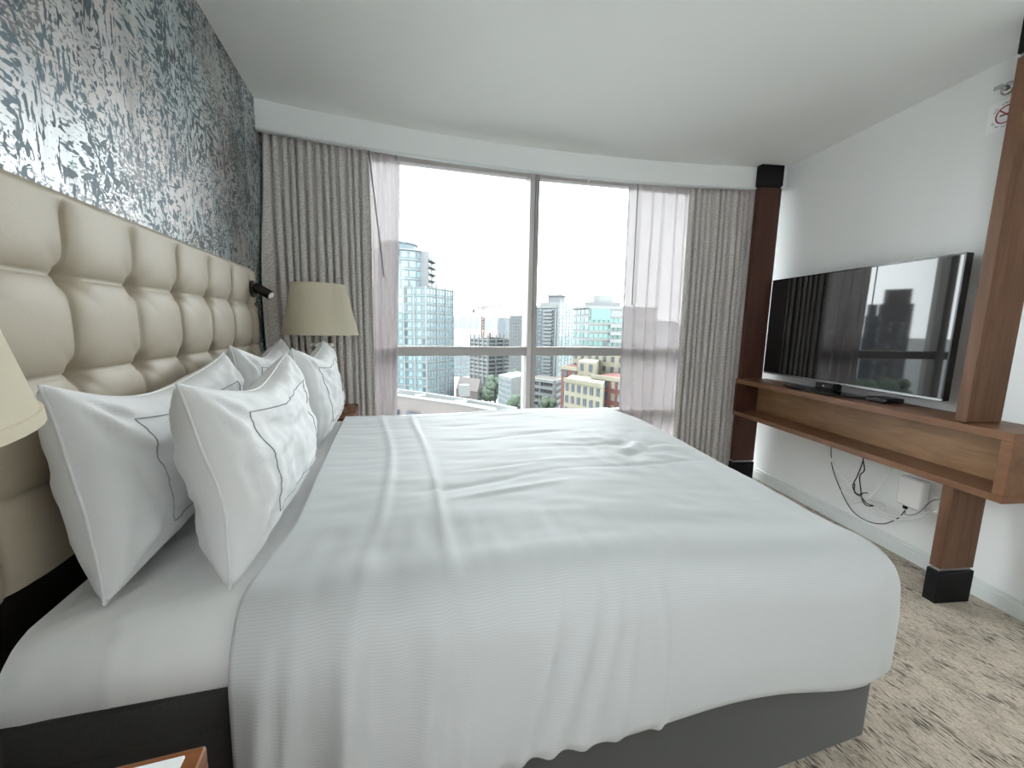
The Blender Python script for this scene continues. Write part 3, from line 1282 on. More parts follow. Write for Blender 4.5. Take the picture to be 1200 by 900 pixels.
nightstand('cherry wood nightstand under the near lamp with a notepad on top', .02, .449, -1.0, -.504, .720, .005)
nightstand('cherry wood nightstand beside the window drape under a lamp', .075, .485, 1.325, 1.765, .715, .03)


def lamp(label, cx, cy, zt, sz0, sz1, r0, r1):
    t = thing('table_lamp', (cx, cy, zt), label, 'lamp', 'bedside table lamps')
    c = (cx, cy, 0)
    MB().lathe([(.075, zt), (.078, zt + .004), (.078, zt + .014), (.07, zt + .02), (.02, zt + .024)], c, 40).build('foot', M['chrome'], t, smooth=True, auto=1)
    MB().tube([(cx, cy, zt + .02), (cx, cy, sz0 + .10)], .006, 14).build('stem', M['chrome'], t, smooth=True, auto=1)
    # an open body of stacked rings of pearly beads round the stem
    zz = zt + .045
    proto = None
    rows = 6
    for r_ in range(rows):
        rad = .050 + .022 * math.sin(PI * (r_ + .5) / rows)
        mb = MB()
        mb.ring([(rad + .003, -.002), (rad + .003, .002), (rad - .003, .002), (rad - .003, -.002)], (cx, cy, zz), 40)
        hoop = mb.build('hoop', M['chrome'], t, smooth=True, auto=1)
        for k in range(8):
            a = 2 * PI * (k + .5 * (r_ % 2)) / 8
            p = Vector((cx + rad * math.cos(a), cy + rad * math.sin(a), zz))
            if proto is None:
                b0 = MB().ball((0, 0, 0), .012, 14, 8).build('bead', M['bead'], None, smooth=True)
                b0.location = p
                b0.parent = hoop
                b0.matrix_parent_inverse = wm(hoop).inverted()
                proto = b0
                # the ball was built about its own base
                for v in b0.data.vertices:
                    v.co.z -= .012
            else:
                b = proto.copy()
                COL.objects.link(b)
                b.parent = hoop
                b.matrix_parent_inverse = wm(hoop).inverted()
                b.location = p
        zz += (sz0 - .045 - zt - .06) / (rows - 1)
    sh = MB().ring([(r0, sz0), (r1, sz1), (r1 - .003, sz1), (r0 - .003, sz0)], c, 72).build('lamp_shade', M['shade'], t, smooth=True, auto=1)
    MB().ring([(r0 + .0012, sz0 - .001), (r0 + .0005, sz0 + .007), (r0 - .0045, sz0 + .007), (r0 - .004, sz0 - .001)], c, 72).build('hem_band', M['shade'], sh, smooth=True, auto=1)
    MB().ring([(r1 + .0012, sz1 - .006), (r1 + .0012, sz1 + .001), (r1 - .0045, sz1 + .001), (r1 - .0042, sz1 - .006)], c, 72).build('top_band', M['shade'], sh, smooth=True, auto=1)
    MB().lathe([(.014, sz0 + .06), (.014, sz0 + .11), (.02, sz0 + .115), (.032, sz0 + .15), (.02, sz0 + .18), (.004, sz0 + .19)], c, 20).build('bulb', M['lens'], t, smooth=True)
    sp_ = MB()
    zs = sz1 - .03
    rs = r0 + (r1 - r0) * (zs - sz0) / (sz1 - sz0) - .004
    for k in range(3):
        a = 2 * PI * k / 3
        sp_.tube([(cx, cy, zs), (cx + rs * math.cos(a), cy + rs * math.sin(a), zs)], .0018, 6)
    sp_.tube([(cx, cy, sz0 + .1), (cx, cy, zs + .004)], .003, 8)
    sp_.build('shade_holder', M['chrome'], t, smooth=True)
    return t


lamp('cream shaded table lamp in front of the grey window drape', .31, 1.55, .715, 1.164, 1.445, .203, .140)
lamp('cream lampshade of the near bedside lamp beside the headboard', .272, -.772, .720, 1.164, 1.445, .203, .140)

# notepad on the near nightstand
pd = Vector((.30, -.68, .716))
mb = MB()
mb.prism([(.20, -.665), (.431, -.665), (.431, -.516), (.20, -.516)], .7205, .7245)
tag(mb.build('notepad', M['paper'], bevel=.001), 'white notepad lying on the near cherry nightstand', 'notepad')

# ------------------------------------------------------------------ posts and shelf of the television unit
def post(label, a0, a1, d0, d1, mat, zcap, base):
    t = thing('wooden_post', wl((d0 + d1) / 2, (a0 + a1) / 2, 0), label, 'post', rz=-ANG)
    MB().wbox(d0 - .004, d1 + .004, a0 - .004, a1 + .004, 0, .155).build('foot_sleeve', M['black'], t, bevel=.003)
    MB().wbox(d0 + .006, d1 - .006, a0 + .006, a1 - .006, .155, .170).build('foot_joint', M['silver'], t)
    if base:
        MB().wbox(d0, d1, a0, a1, .168, base[0]).build('shaft', mat, t, bevel=.003)
        MB().wbox(d0, d1, a0, a1, base[1], zcap - .012).build('shaft', mat, t, bevel=.003)
    else:
        MB().wbox(d0, d1, a0, a1, .168, zcap - .012).build('shaft', mat, t, bevel=.003)
    MB().wbox(d0 + .006, d1 - .006, a0 + .006, a1 - .006, zcap - .014, zcap + .002).build('head_joint', M['silver'] if base else M['black'], t)
    MB().wbox(d0 - .004, d1 + .004, a0 - .004, a1 + .004, zcap, H - .002).build('head_sleeve', M['black'], t, bevel=.008)
    return t


SF0, SF1 = .030, .297          # back and front of the shelf unit
SA0, SA1 = .443, 2.118
post('walnut post with black ends crossing the end of the television shelf', .622, .668, .095, .268, M['wood_v'], 2.315, (.5625, .8515))
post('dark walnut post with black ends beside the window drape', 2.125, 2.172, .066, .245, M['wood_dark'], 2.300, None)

sh = thing('media_shelf', wl(.16, 1.28, .5625), 'long open walnut television shelf between two posts', 'shelf', rz=-ANG)
MB().wbox(SF0, SF1, SA0, SA1, .815, .850).build('top_board', M['wood'], sh, bevel=.002)
MB().wbox(SF0, SF1, SA0, SA1, .563, .595).build('bottom_board', M['wood'], sh, bevel=.002)
MB().wbox(SF0, SF1, SA0, SA0 + .038, .595, .815).build('end_panel', M['wood'], sh, bevel=.002)
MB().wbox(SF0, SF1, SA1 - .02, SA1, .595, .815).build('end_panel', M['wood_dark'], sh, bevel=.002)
MB().wbox(.095, .110, SA0 + .038, SA1 - .02, .595, .815).build('back_panel', M['wood_back'], sh)
MB().wbox(.001, SF0, SA0 + .1, SA1 - .1, .70, .80).build('wall_cleat', M['wood'], sh)

# ------------------------------------------------------------------ television
TA0, TA1, TZ0, TZ1 = .862, 2.092, .900, 1.610
TC = (TA0 + TA1) / 2
tv = thing('television', wl(.12, TC, .850), 'large flat black television standing on the walnut shelf', 'television', rz=-ANG)
MB().wbox(.045, .083, TA0, TA1, TZ0, TZ1).build('housing', M['black_gloss'], tv, bevel=.003)
MB().wbox(.083, .0845, TA0 + .009, TA1 - .009, TZ0 + .014, TZ1 - .009).build('screen', M['screen'], tv)
bz = MB()
bz.wbox(.083, .088, TA0, TA1, TZ0, TZ0 + .012)
bz.build('lower_trim', M['silver'], tv, bevel=.001)
bz = MB()
bz.wbox(.083, .0868, TA0, TA0 + .007, TZ0 + .012, TZ1)
bz.build('side_trim', M['black_gloss'], tv)
bz = MB()
bz.wbox(.083, .0868, TA1 - .007, TA1, TZ0 + .012, TZ1)
bz.build('side_trim', M['black_gloss'], tv)
bz = MB()
bz.wbox(.083, .0868, TA0 + .007, TA1 - .007, TZ1 - .007, TZ1)
bz.build('top_trim', M['black_gloss'], tv)
MB().wbox(.02, .045, TA0 + .25, TA1 - .25, TZ0 + .05, TZ0 + .42).build('rear_bulge', M['black_gloss'], tv, bevel=.008)
MB().wbox(.070, .145, TC - .06, TC + .06, .862, .905).build('stand_neck', M['black_gloss'], tv, bevel=.006)
# bow-fronted foot
pts = []
for k in range(25):
    q = k / 24
    a = TC - .30 + .60 * q
    pts.append(wl(.16 + .115 * math.sin(PI * q) ** .6, a, 0))
for k in range(25):
    q = 1 - k / 24
    a = TC - .30 + .60 * q
    pts.append(wl(.13 - .03 * math.sin(PI * q), a, 0))
MB().prism([(p.x, p.y) for p in pts], .8508, .862).build('stand_foot', M['black_gloss'], tv, bevel=.003)
MB().wbox(.145, .1465, TC - .008, TC + .006, .882, .891).build('emblem', M['silver'], tv)

tb = thing('set_top_box', wl(.15, 1.17, .851), 'flat black set-top box under the near end of the television', 'set-top box', rz=-ANG)
MB().wbox(.075, .185, 1.04, 1.155, .855, .878).build('case', M['black_gloss'], tb, bevel=.004)
for d_, a_ in ((.09, 1.06), (.17, 1.06), (.09, 1.135), (.17, 1.135)):
    p = wl(d_, a_, 0)
    MB().lathe([(.006, .8505), (.006, .856)], (p.x, p.y, 0), 12).build('foot', M['black'], tb)

# ------------------------------------------------------------------ wall things by the television
rb = thing('router_box', wl(.03, .95, .30), 'white box on the wall beneath the television shelf', 'router', rz=-ANG)
MB().wbox(.002, .050, .905, 1.030, .300, .462).build('case', M['white_plastic'], rb, bevel=.012, seg=4)
MB().wbox(.018, .032, .985, 1.003, .278, .302).build('plug', M['black'], rb, bevel=.002)
ot = thing('wall_outlet', wl(.004, .86, .33), 'white outlet plate on the wall behind the walnut post', 'outlet', rz=-ANG)
MB().wbox(.001, .008, .815, .893, .285, .405).build('plate', M['white_plastic'], ot, bevel=.003)
for z in (.315, .365):
    MB().wbox(.008, .010, .838, .870, z - .013, z + .013).build('socket', M['white_cable'], ot, bevel=.003)
    MB().wbox(.010, .028, .842, .866, z - .010, z + .010).build('plug', M['white_plastic'], ot, bevel=.004)


def spline(pts, n=10):
    pts = [Vector(p) for p in pts]
    P = [pts[0] * 2 - pts[1]] + pts + [pts[-1] * 2 - pts[-2]]
    out = []
    for i in range(1, len(P) - 2):
        for k in range(n):
            t = k / n
            a, b, c, d = P[i - 1], P[i], P[i + 1], P[i + 2]
            out.append(.5 * ((2 * b) + (c - a) * t + (2 * a - 5 * b + 4 * c - d) * t * t + (3 * b - a - 3 * c + d) * t ** 3))
    out.append(pts[-1])
    return out


def cable(label, wpts, r, mat, group='cables under the television shelf', extra=()):
    mb = MB()
    mb.tube(spline([wl(*p) for p in wpts]), r, 8)
    for e in extra:
        mb.tube(spline([wl(*p) for p in e]), r, 8)
    o = mb.build('cord', mat, smooth=True)
    return tag(o, label, 'cord', group)


def strand(root, wpts, r, mat):
    return MB().tube(spline([wl(*p) for p in wpts]), r, 8).build('strand', mat, root, smooth=True)


cable('thin black cord hanging in a wide loop from shelf to white box', [(.06, 1.505, .558), (.012, 1.505, .50), (.009, 1.478, .36), (.008, 1.41, .24), (.020, 1.30, .135), (.022, 1.20, .108), (.020, 1.10, .135), (.012, 1.03, .205), (.020, .995, .270)], .0026, M['black_cable'])
wc = thing('cord_bundle', wl(.04, 1.25, .20), 'tied coil of white cords hanging under the shelf with tails to the outlet', 'cords', 'cables under the television shelf', rz=-ANG)
strand(wc, [(.06, 1.53, .558), (.024, 1.525, .48), (.022, 1.48, .40), (.022, 1.40, .33), (.024, 1.30, .262), (.026, 1.235, .235)], .0052, M['white_cable'])
strand(wc, [(.06, 1.085, .558), (.028, 1.09, .47), (.024, 1.125, .39), (.024, 1.17, .30), (.028, 1.20, .245)], .0052, M['white_cable'])
strand(wc, [(.030, 1.20, .238), (.034, 1.26, .232), (.036, 1.33, .222), (.04, 1.355, .235), (.044, 1.33, .252), (.046, 1.27, .240), (.046, 1.20, .225), (.048, 1.12, .218), (.046, 1.085, .236), (.046, 1.11, .256),
    (.046, 1.19, .238), (.044, 1.25, .200), (.042, 1.285, .185), (.040, 1.27, .215), (.034, 1.21, .232), (.030, 1.15, .205), (.028, 1.08, .205), (.028, 1.0, .228), (.030, .94, .265), (.034, .885, .312)], .0052, M['white_cable'])
strand(wc, [(.050, 1.205, .232), (.042, 1.12, .190), (.042, 1.02, .200), (.042, .95, .240), (.040, .90, .275), (.034, .872, .318)], .0052, M['white_cable'])
bc = thing('cord_bundle', wl(.066, 1.22, .25), 'black doubled cord tied in a small bundle over the white coil', 'cords', 'cables under the television shelf', rz=-ANG)
strand(bc, [(.07, 1.222, .558), (.066, 1.225, .47), (.066, 1.245, .37), (.068, 1.262, .30), (.070, 1.235, .265), (.070, 1.205, .275), (.068, 1.22, .33), (.068, 1.228, .38), (.068, 1.206, .42), (.066, 1.222, .47)], .003, M['black_cable'])
strand(bc, [(.071, 1.25, .32), (.074, 1.24, .27), (.074, 1.205, .262), (.072, 1.19, .285), (.072, 1.165, .295)], .003, M['black_cable'])
strand(bc, [(.072, 1.205, .265), (.074, 1.16, .235), (.074, 1.12, .238), (.074, 1.16, .222), (.072, 1.195, .245)], .003, M['black_cable'])
cable('grey cord running from the white box past the post', [(.058, .965, .285), (.062, .955, .262), (.062, .90, .30), (.055, .855, .385), (.05, .80, .42)], .003, M['grey_cable'])
cable('pale grey thin cord sagging below the outlet behind the post', [(.012, .845, .278), (.014, .83, .255), (.014, .79, .235), (.014, .72, .20)], .003, M['grey_cable'])

# no-smoking sign
sg = thing('no_smoking_sign', wl(.003, .86, 2.15), 'square white no-smoking sign high on the wall behind the post', 'sign', rz=-ANG)
MB().wbox(.0005, .004, .795, .933, 2.148, 2.278).build('plate', M['paper'], sg, bevel=.001)
SGC = (.864, 2.212)


def arc_tube(mb, c, r, a0, a1, d, rad, n=24):
    mb.tube([wl(d, c[0] + r * math.cos(a0 + (a1 - a0) * k / n), c[1] + r * math.sin(a0 + (a1 - a0) * k / n)) for k in range(n + 1)], rad, 6)


mb = MB()
arc_tube(mb, SGC, .036, 0, 2 * PI, .0042, .0026, 40)
mb.tube([wl(.0042, SGC[0] + .026, SGC[1] + .026), wl(.0042, SGC[0] - .026, SGC[1] - .026)], .0026, 6)
mb.build('prohibition_ring', M['red_ink'], sg, smooth=True)
mb = MB()
mb.wbox(.004, .0048, SGC[0] - .022, SGC[0] + .022, SGC[1] - .004, SGC[1] + .003)
mb.tube([wl(.0044, SGC[0] - .022, SGC[1] + .006), wl(.0044, SGC[0] - .026, SGC[1] + .014), wl(.0044, SGC[0] - .020, SGC[1] + .02)], .0012, 6)
mb.build('cigarette', M['grey_ink'], sg)


def arc_text(body, c, r, mid, size, flip, mat, name):
    cu = bpy.data.curves.new(name, 'FONT')
    out = MB()
    step = size * .82 / r
    n_ = len(body)
    dg = None
    for k, ch in enumerate(body):
        if ch == ' ':
            continue
        cu = bpy.data.curves.new('glyph', 'FONT')
        cu.body = ch
        cu.size = size
        cu.extrude = .0002
        cu.align_x = 'CENTER'
        ob = bpy.data.objects.new('glyph', cu)
        me = bpy.data.meshes.new_from_object(ob)
        th = (k - (n_ - 1) / 2) * step
        for v in me.vertices:
            X, Y = v.co.x, v.co.y
            a = mid + (-th if not flip else th)
            # reading direction: screen right is smaller "along"
            if not flip:
                rr = r + Y
                ca, sa = math.cos(a), math.sin(a)
                px_, pz_ = ca * rr + sa * X, sa * rr - ca * X
            else:
                rr = r - Y
                ca, sa = math.cos(a), math.sin(a)
                px_, pz_ = ca * rr - sa * X, sa * rr + ca * X
            v.co = wl(.0044 + v.co.z, c[0] - px_, c[1] + pz_)
        out.add([v.co for v in me.vertices], [tuple(p.vertices) for p in me.polygons])
        bpy.data.meshes.remove(me)
        bpy.data.objects.remove(ob)
        bpy.data.curves.remove(cu)
    return out


arc_text('NO SMOKING', SGC, .045, PI / 2, .013, False, None, 'lettering').build('upper_lettering', M['grey_ink'], sg)
arc_text('DE NE PAS FUMER', SGC, .055, -PI / 2, .011, True, None, 'lettering').build('lower_lettering', M['grey_ink'], sg)

# sidewall sprinkler
sk = thing('sprinkler', wl(.02, .875, 2.32), 'small chrome sidewall sprinkler above the no-smoking sign', 'sprinkler', rz=-ANG)
ax = -NW
MB().lathe([(.026, .001), (.027, .006), (.016, .012), (.012, .013)], wl(0, .872, 2.322), 24, axis=ax).build('escutcheon', M['chrome'], sk, smooth=True)
MB().lathe([(.011, .010), (.011, .03), (.007, .036), (.004, .055)], wl(0, .872, 2.322), 16, axis=ax).build('nozzle', M['chrome'], sk, smooth=True)
MB().wbox(.054, .057, .855, .889, 2.312, 2.330).build('deflector', M['chrome'], sk, bevel=.001)
for s_ in (-1, 1):
    MB().tube([wl(.03, .872 + s_ * .010, 2.322), wl(.045, .872 + s_ * .013, 2.322), wl(.055, .872 + s_ * .005, 2.322)], .002, 6).build('frame_arm', M['chrome'], sk, smooth=True)

#CITY#
# ------------------------------------------------------------------ the city beyond the window
GZ = -42.


def gp(px, D):
    p = at(px, 380, D)
    return Vector((p.x, p.y, 0))


def zy(px, py, D):
    return at(px, py, D).z


def shown(p):
    """picture place of a point of the city, to leave out what the bed and walls hide for good"""
    d = p - CAM
    w_ = d.dot(fwd)
    return 600 + FPX * d.dot(r2) / w_, 450 - FPX * d.dot(u2) / w_


def quad(A, B, C):
    """plan of a block from three corners, counter-clockwise"""
    D_ = A + C - B
    pl = [A, B, C, D_]
    s = sum(pl[i].x * pl[(i + 1) % 4].y - pl[(i + 1) % 4].x * pl[i].y for i in range(4))
    return pl if s > 0 else pl[::-1]


def win_mesh(name, ux, nrm, w_, h_, mat, t=.18):
    """a window box centred on the origin, lying in a facade"""
    mb = MB()
    u_ = Vector((ux.x, ux.y, 0)) * (w_ / 2)
    n_ = Vector((nrm.x, nrm.y, 0))
    z_ = Vector((0, 0, h_ / 2))
    vs = []
    for sn in (-.12, t):
        for a, b in ((-1, -1), (1, -1), (1, 1), (-1, 1)):
            vs.append(u_ * a + z_ * b + n_ * sn)
    mb.add(vs, [(0, 1, 2, 3), (4, 5, 6, 7), (0, 1, 5, 4), (1, 2, 6, 5), (2, 3, 7, 6), (3, 0, 4, 7)])
    return mb


WIN_LIMIT = 100


def windows(root, jobs):
    """jobs: (centre, along, outward, width, height, material); nearest hundred are parts, the rest one object"""
    vis = []
    for j in jobs:
        x_, y_ = shown(j[0])
        if j[-1] == 'all' or (440 < x_ < 765 and y_ < 500):
            vis.append(j)
    vis.sort(key=lambda j: (j[0] - CAM).length / math.sqrt(max(.1, j[3] * j[4])))
    cache = {}
    inv = wm(root).inverted()
    for j in vis[:WIN_LIMIT]:
        c, u_, n_, w_, h_, mat = j[:6]
        key = (round(u_.x, 3), round(u_.y, 3), round(n_.x, 3), round(n_.y, 3), round(w_, 2), round(h_, 2), mat)
        if key not in cache:
            mb = win_mesh('window', u_, n_, w_, h_, M[mat])
            me = bpy.data.meshes.new('window')
            me.from_pydata(mb.v, [], mb.f)
            bm = bmesh.new()
            bm.from_mesh(me)
            bmesh.ops.recalc_face_normals(bm, faces=bm.faces)
            bm.to_mesh(me)
            bm.free()
            me.materials.append(M[mat])
            cache[key] = me
        o = bpy.data.objects.new('window', cache[key])
        COL.objects.link(o)
        o.location = c
        o.parent = root
        o.matrix_parent_inverse = inv
    by = {}
    rest = MB()
    for j in vis[WIN_LIMIT:]:
        c, u_, n_, w_, h_, mat = j[:6]
        mb = win_mesh('window', u_, n_, w_, h_, M[mat])
        rest.add([v + c for v in mb.v], mb.f)
    if rest.v:
        o = rest.build('smaller_windows', M[vis[WIN_LIMIT][5]], root)
        o['kind'] = 'stuff'


def face_jobs(P, Q, inside, z0, z1, fl, bays, mats, wfrac=.72, hfrac=.55, seed=0, skip=.0, flag=None, edge=.0):
    d = (Q - P)
    L = d.length
    u_ = d.normalized()
    n_ = Vector((u_.y, -u_.x, 0))
    if (inside - P).dot(n_) > 0:
        n_ = -n_
    rnd = random.Random(seed)
    fh = (z1 - z0) / fl
    bw = L * (1 - 2 * edge) / bays
    out = []
    for f in range(fl):
        for b in range(bays):
            if rnd.random() < skip:
                continue
            c = P + u_ * (L * edge + bw * (b + .5)) + Vector((0, 0, z0 + fh * (f + .52)))
            m_ = mats[b % len(mats)] if isinstance(mats, list) else mats
            if isinstance(m_, tuple):
                m_ = m_[rnd.randrange(len(m_))]
            out.append((c, u_, n_, bw * wfrac, fh * hfrac, m_, flag))
    return out


def bands(root, P, Q, inside, z0, z1, fl, mat, proud=.5, th=.45, name='floor_bands'):
    """thin floor edges across one facade"""
    d = (Q - P)
    u_ = d.normalized()
    n_ = Vector((u_.y, -u_.x, 0))
    if (inside - P).dot(n_) > 0:
        n_ = -n_
    mb = MB()
    fh = (z1 - z0) / fl
    for f in range(fl + 1):
        z = z0 + fh * f
        mb.prism([P - n_ * .1, Q - n_ * .1, Q + n_ * proud, P + n_ * proud], z - th / 2, z + th / 2)
    return mb.build(name, mat, root)


def fins(root, P, Q, inside, z0, z1, ks, mat, proud=.4, w_=.5, name='upright_fins'):
    d = (Q - P)
    u_ = d.normalized()
    n_ = Vector((u_.y, -u_.x, 0))
    if (inside - P).dot(n_) > 0:
        n_ = -n_
    mb = MB()
    for k in ks:
        c = P + d * k
        mb.prism([c - u_ * w_ / 2 - n_ * .1, c + u_ * w_ / 2 - n_ * .1, c + u_ * w_ / 2 + n_ * proud, c - u_ * w_ / 2 + n_ * proud], z0, z1)
    return mb.build(name, mat, root)


def balcony_col(root, P, Q, inside, k0, k1, z0, z1, fl, mat, proud=1.5, most=30):
    d = (Q - P)
    u_ = d.normalized()
    n_ = Vector((u_.y, -u_.x, 0))
    if (inside - P).dot(n_) > 0:
        n_ = -n_
    fh = (z1 - z0) / fl
    for f in range(fl):
        z = z0 + fh * f
        if shown(P + Vector((0, 0, z + 1)))[1] > 500:
            continue
        mb = MB()
        a, b = P + d * k0, P + d * k1
        mb.prism([a, b, b + n_ * proud, a + n_ * proud], z - .15, z + .12)
        mb.prism([a + n_ * (proud - .12), b + n_ * (proud - .12), b + n_ * proud, a + n_ * proud], z + .12, z + 1.1)
        mb.build('balcony', mat, root)


def block(root, A, B, C, z0, z1, mat, name='walls'):
    return MB().prism(quad(A, B, C), z0, z1).build(name, mat, root)


def bthing(name, label, cat, p, group=None):
    return thing(name, (p.x, p.y, GZ), label, cat, group)


struct('ground', MB().box((-3000, 3.5, GZ - 1), (3500, 7000, GZ)), M['ext_ground'])
# far ridge over the water
mb = MB()
prof = [(-2600, 40), (-1500, 95), (-600, 120), (200, 92), (900, 130), (1600, 100), (2600, 150), (3600, 60)]
vs, fs = [], []
for k in range(60):
    x = -2600 + 6200 * k / 59
    h_ = 95 + 30 * noise.noise(Vector((x * .0012, 0, 1.))) + 12 * noise.noise(Vector((x * .005, 0, 4.)))
    vs += [(x, 4200, GZ), (x, 4500, h_), (x, 5600, GZ)]
for k in range(59):
    a = 3 * k
    fs += [(a, a + 3, a + 4, a + 1), (a + 1, a + 4, a + 5, a + 2)]
mb.add(vs, fs)
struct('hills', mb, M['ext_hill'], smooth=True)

# --- blue glass tower with the round crown
A, B, C = gp(425, 176), gp(500, 168), gp(531, 184)
z1 = zy(500, 337, 168)
t = bthing('glass_tower', 'pale blue glass tower with a round stepped crown beside the left sheer', 'building', B)
fl = int((z1 - GZ) / 3.3)
block(t, A, B, C, GZ, z1, M['ext_cyan'])
ins = (A + C) / 2
J = face_jobs(A, B, ins, GZ, z1, fl, 14, ['pane_cyan', ('pane_dark', 'pane_blue'), 'pane_cyan', ('pane_mid', 'pane_cyan')], .74, .60, 3)
J += face_jobs(B, C, ins, GZ, z1, fl, 9, [('pane_mid', 'pane_cyan'), ('pane_blue', 'pane_mid', 'pane_cyan')], .72, .58, 5)
windows(t, J)
bands(t, A, B, ins, GZ, z1, fl, M['ext_white'], .3, .35)
bands(t, B, C, ins, GZ, z1, fl, M['ext_pale'], .3, .4)
fins(t, A, B, ins, GZ, z1 + .5, [.30, .48, .66, .82, .995], M['ext_white'], .5, .6)
fins(t, B, C, ins, GZ, z1 + 2, [.35, .68, .99], M['ext_pale'], .5, .6)
cz = gp(474, 186)
za, zb = z1, zy(474, 297, 180)
MB().lathe([(12.6, za), (12.6, zb), (12.0, zb + .3)], cz, 40).build('round_storeys', M['ext_blue'], t, smooth=True, auto=1)
for k in range(5):
    z = za + (zb - za) * k / 4
    MB().lathe([(13.3 if k in (0, 4) else 12.85, z - .25), (13.3 if k in (0, 4) else 12.85, z + .25)], cz, 40).build('round_slab', M['ext_white'], t, smooth=True, auto=1)
J = []
for k in range(24):
    a = -PI + 2 * PI * k / 24
    n_ = Vector((math.cos(a), math.sin(a), 0))
    if n_.dot(CAM - cz) < 0:
        continue
    u_ = Vector((-n_.y, n_.x, 0))
    for f in range(4):
        c = cz + n_ * 12.55 + Vector((0, 0, za + (zb - za) * (f + .5) / 4))
        mb = win_mesh('window', u_, n_, 2.4, 2.3, M['pane_cyan'], .15)
        o_ = MB()
        o_.add([v + c for v in mb.v], mb.f)
        o_.build('crown_window', M['pane_cyan'] if (k * 3 + f) % 3 else M['pane_mid'], t)
cz2 = gp(468, 186)
zc = zy(468, 286, 180)
MB().lathe([(8.2, zb + .3), (8.2, zc - .6), (8.9, zc - .6), (8.9, zc)], cz2, 40).build('crown_drum', M['ext_blue'], t, smooth=True, auto=1)
A, B, C = gp(492, 178), gp(502, 176), gp(509, 188)
zt_ = zy(500, 296, 176)
block(t, A, B, C, z1, zt_, M['ext_pale'], 'side_shaft')
balcony_col(t, B, C, (A + C) / 2, .05, .98, z1 + 1, zt_ - 1, 5, M['ext_white'], 1.6)
windows(t, [])
J = face_jobs(B, C, (A + C) / 2, z1, zt_, 5, 2, 'pane_dark', .6, .5, 1)
for j in J:
    mb = win_mesh('window', j[1], j[2], j[3], j[4], M['pane_dark'])
    o_ = MB()
    o_.add([v + j[0] for v in mb.v], mb.f)
    o_.build('shaft_window', M['pane_dark'], t)

# --- stadium with a white roof and cable masts
c = gp(562, 520)
t = bthing('stadium', 'white domed stadium with slanted cable masts in the distance', 'building', c)
zt_ = zy(562, 389, 520)
prof = [(40, GZ), (40, GZ + 18), (38, zt_ - 12)] + [(38 * math.cos(a), zt_ - 12 + 12 * math.sin(a)) for a in [PI / 2 * k / 7 for k in range(1, 7)]] + [(.5, zt_)]
MB().lathe(prof, c, 48).build('dome', M['ext_bright'], t, smooth=True, auto=1)
for (xa, ya, xb, yb) in ((536, 392, 537, 370), (545, 392, 549, 370), (552, 393, 556, 371), (559, 394, 564, 371), (571, 398, 580, 368), (575, 400, 585, 368), (578, 400, 590, 369), (583, 400, 592, 369)):
    MB().tube([at(xa, ya + 6, 500), at(xb, yb, 500)], 1.1, 8).build('cable_mast', M['ext_bright'], t)

# --- crane
c = gp(566, 310)
t = bthing('tower_crane', 'red tower crane rising over the unfinished concrete building', 'crane', c)
mz = zy(566, 360, 310)


def lattice(mb, a, b, w_, n_, r_=.16):
    a, b = Vector(a), Vector(b)
    d = (b - a)
    u_ = d.normalized()
    s = u_.cross(Vector((0, 0, 1)))
    if s.length < .1:
        s = Vector((1, 0, 0))
    s.normalize()
    q = u_.cross(s)
    cs = [s * w_ + q * w_, -s * w_ + q * w_, -s * w_ - q * w_, s * w_ - q * w_]
    for k in cs:
        mb.tube([a + k, b + k], r_, 5)
    for i in range(n_):
        for j in range(4):
            mb.tube([a + d * (i / n_) + cs[j], a + d * ((i + 1) / n_) + cs[(j + 1) % 4]], r_ * .8, 4)


mb = MB()
lattice(mb, (c.x, c.y, GZ), (c.x, c.y, mz), .9, 26, .28)
mb.build('mast', M['ext_crane'], t)
pa, pb = at(555, 362, 312), at(589, 358, 306)
mb = MB()
lattice(mb, pa, pb, .7, 14, .34)
mb.build('jib', M['ext_crane'], t)
top = Vector((c.x, c.y, mz + 4.2))
mb = MB()
mb.tube([top, pa], .14, 5)
mb.tube([top, pb * .8 + Vector((c.x, c.y, mz)) * .2], .14, 5)
mb.tube([Vector((c.x, c.y, mz)), top], .5, 6)
mb.build('tie_bars', M['ext_crane'], t)
MB().box((pa.x - 1.2, pa.y - 1.2, pa.z - 3), (pa.x + 1.2, pa.y + 1.2, pa.z - .4)).build('counterweight', M['ext_concrete'], t)
MB().box((c.x - 1.3, c.y - 1.3, mz - 2.6), (c.x + 1.3, c.y + 1.3, mz)).build('cab', M['ext_white'], t)

# --- unfinished concrete building
A, B, C = gp(551, 262), gp(572, 246), gp(599, 262)
z1 = zy(572, 397, 246)
t = bthing('unfinished_building', 'unfinished concrete building with bare floor slabs under the crane', 'building', B)
fl = 14
core = quad(A * .8 + (A + C - B) * .2, B * .8 + (A + C - B) * .2, C * .8 + (A + C - B) * .2)
MB().prism([p * .94 + (A + C) * .03 for p in quad(A, B, C)], GZ, z1).build('inner_core', M['ext_grey'], t)
for f in range(fl):
    z = GZ + (z1 - GZ) * (f + 1) / fl
    if f > 3:
        MB().prism(quad(A, B, C), z - 1.1, z).build('floor_slab', M['ext_white'], t)
for P, Q, n_, k0 in ((A, B, 4, 0), (B, C, 3, 1)):
    for k in range(k0, n_ + 1):
        p = P + (Q - P) * (k / n_)
        p = p * .985 + (A + C) * .0075
        MB().box((p.x - .55, p.y - .55, GZ), (p.x + .55, p.y + .55, z1 + 2.2)).build('column', M['ext_white'], t)
mb = MB()
for k in range(30):
    p = A + (B - A) * random.random() + (C - B) * random.random()
    mb.tube([Vector((p.x, p.y, z1)), Vector((p.x, p.y, z1 + 2.5 + 1.5 * random.random()))], .18, 5)
o = mb.build('starter_bars', M['ext_crane'], t)
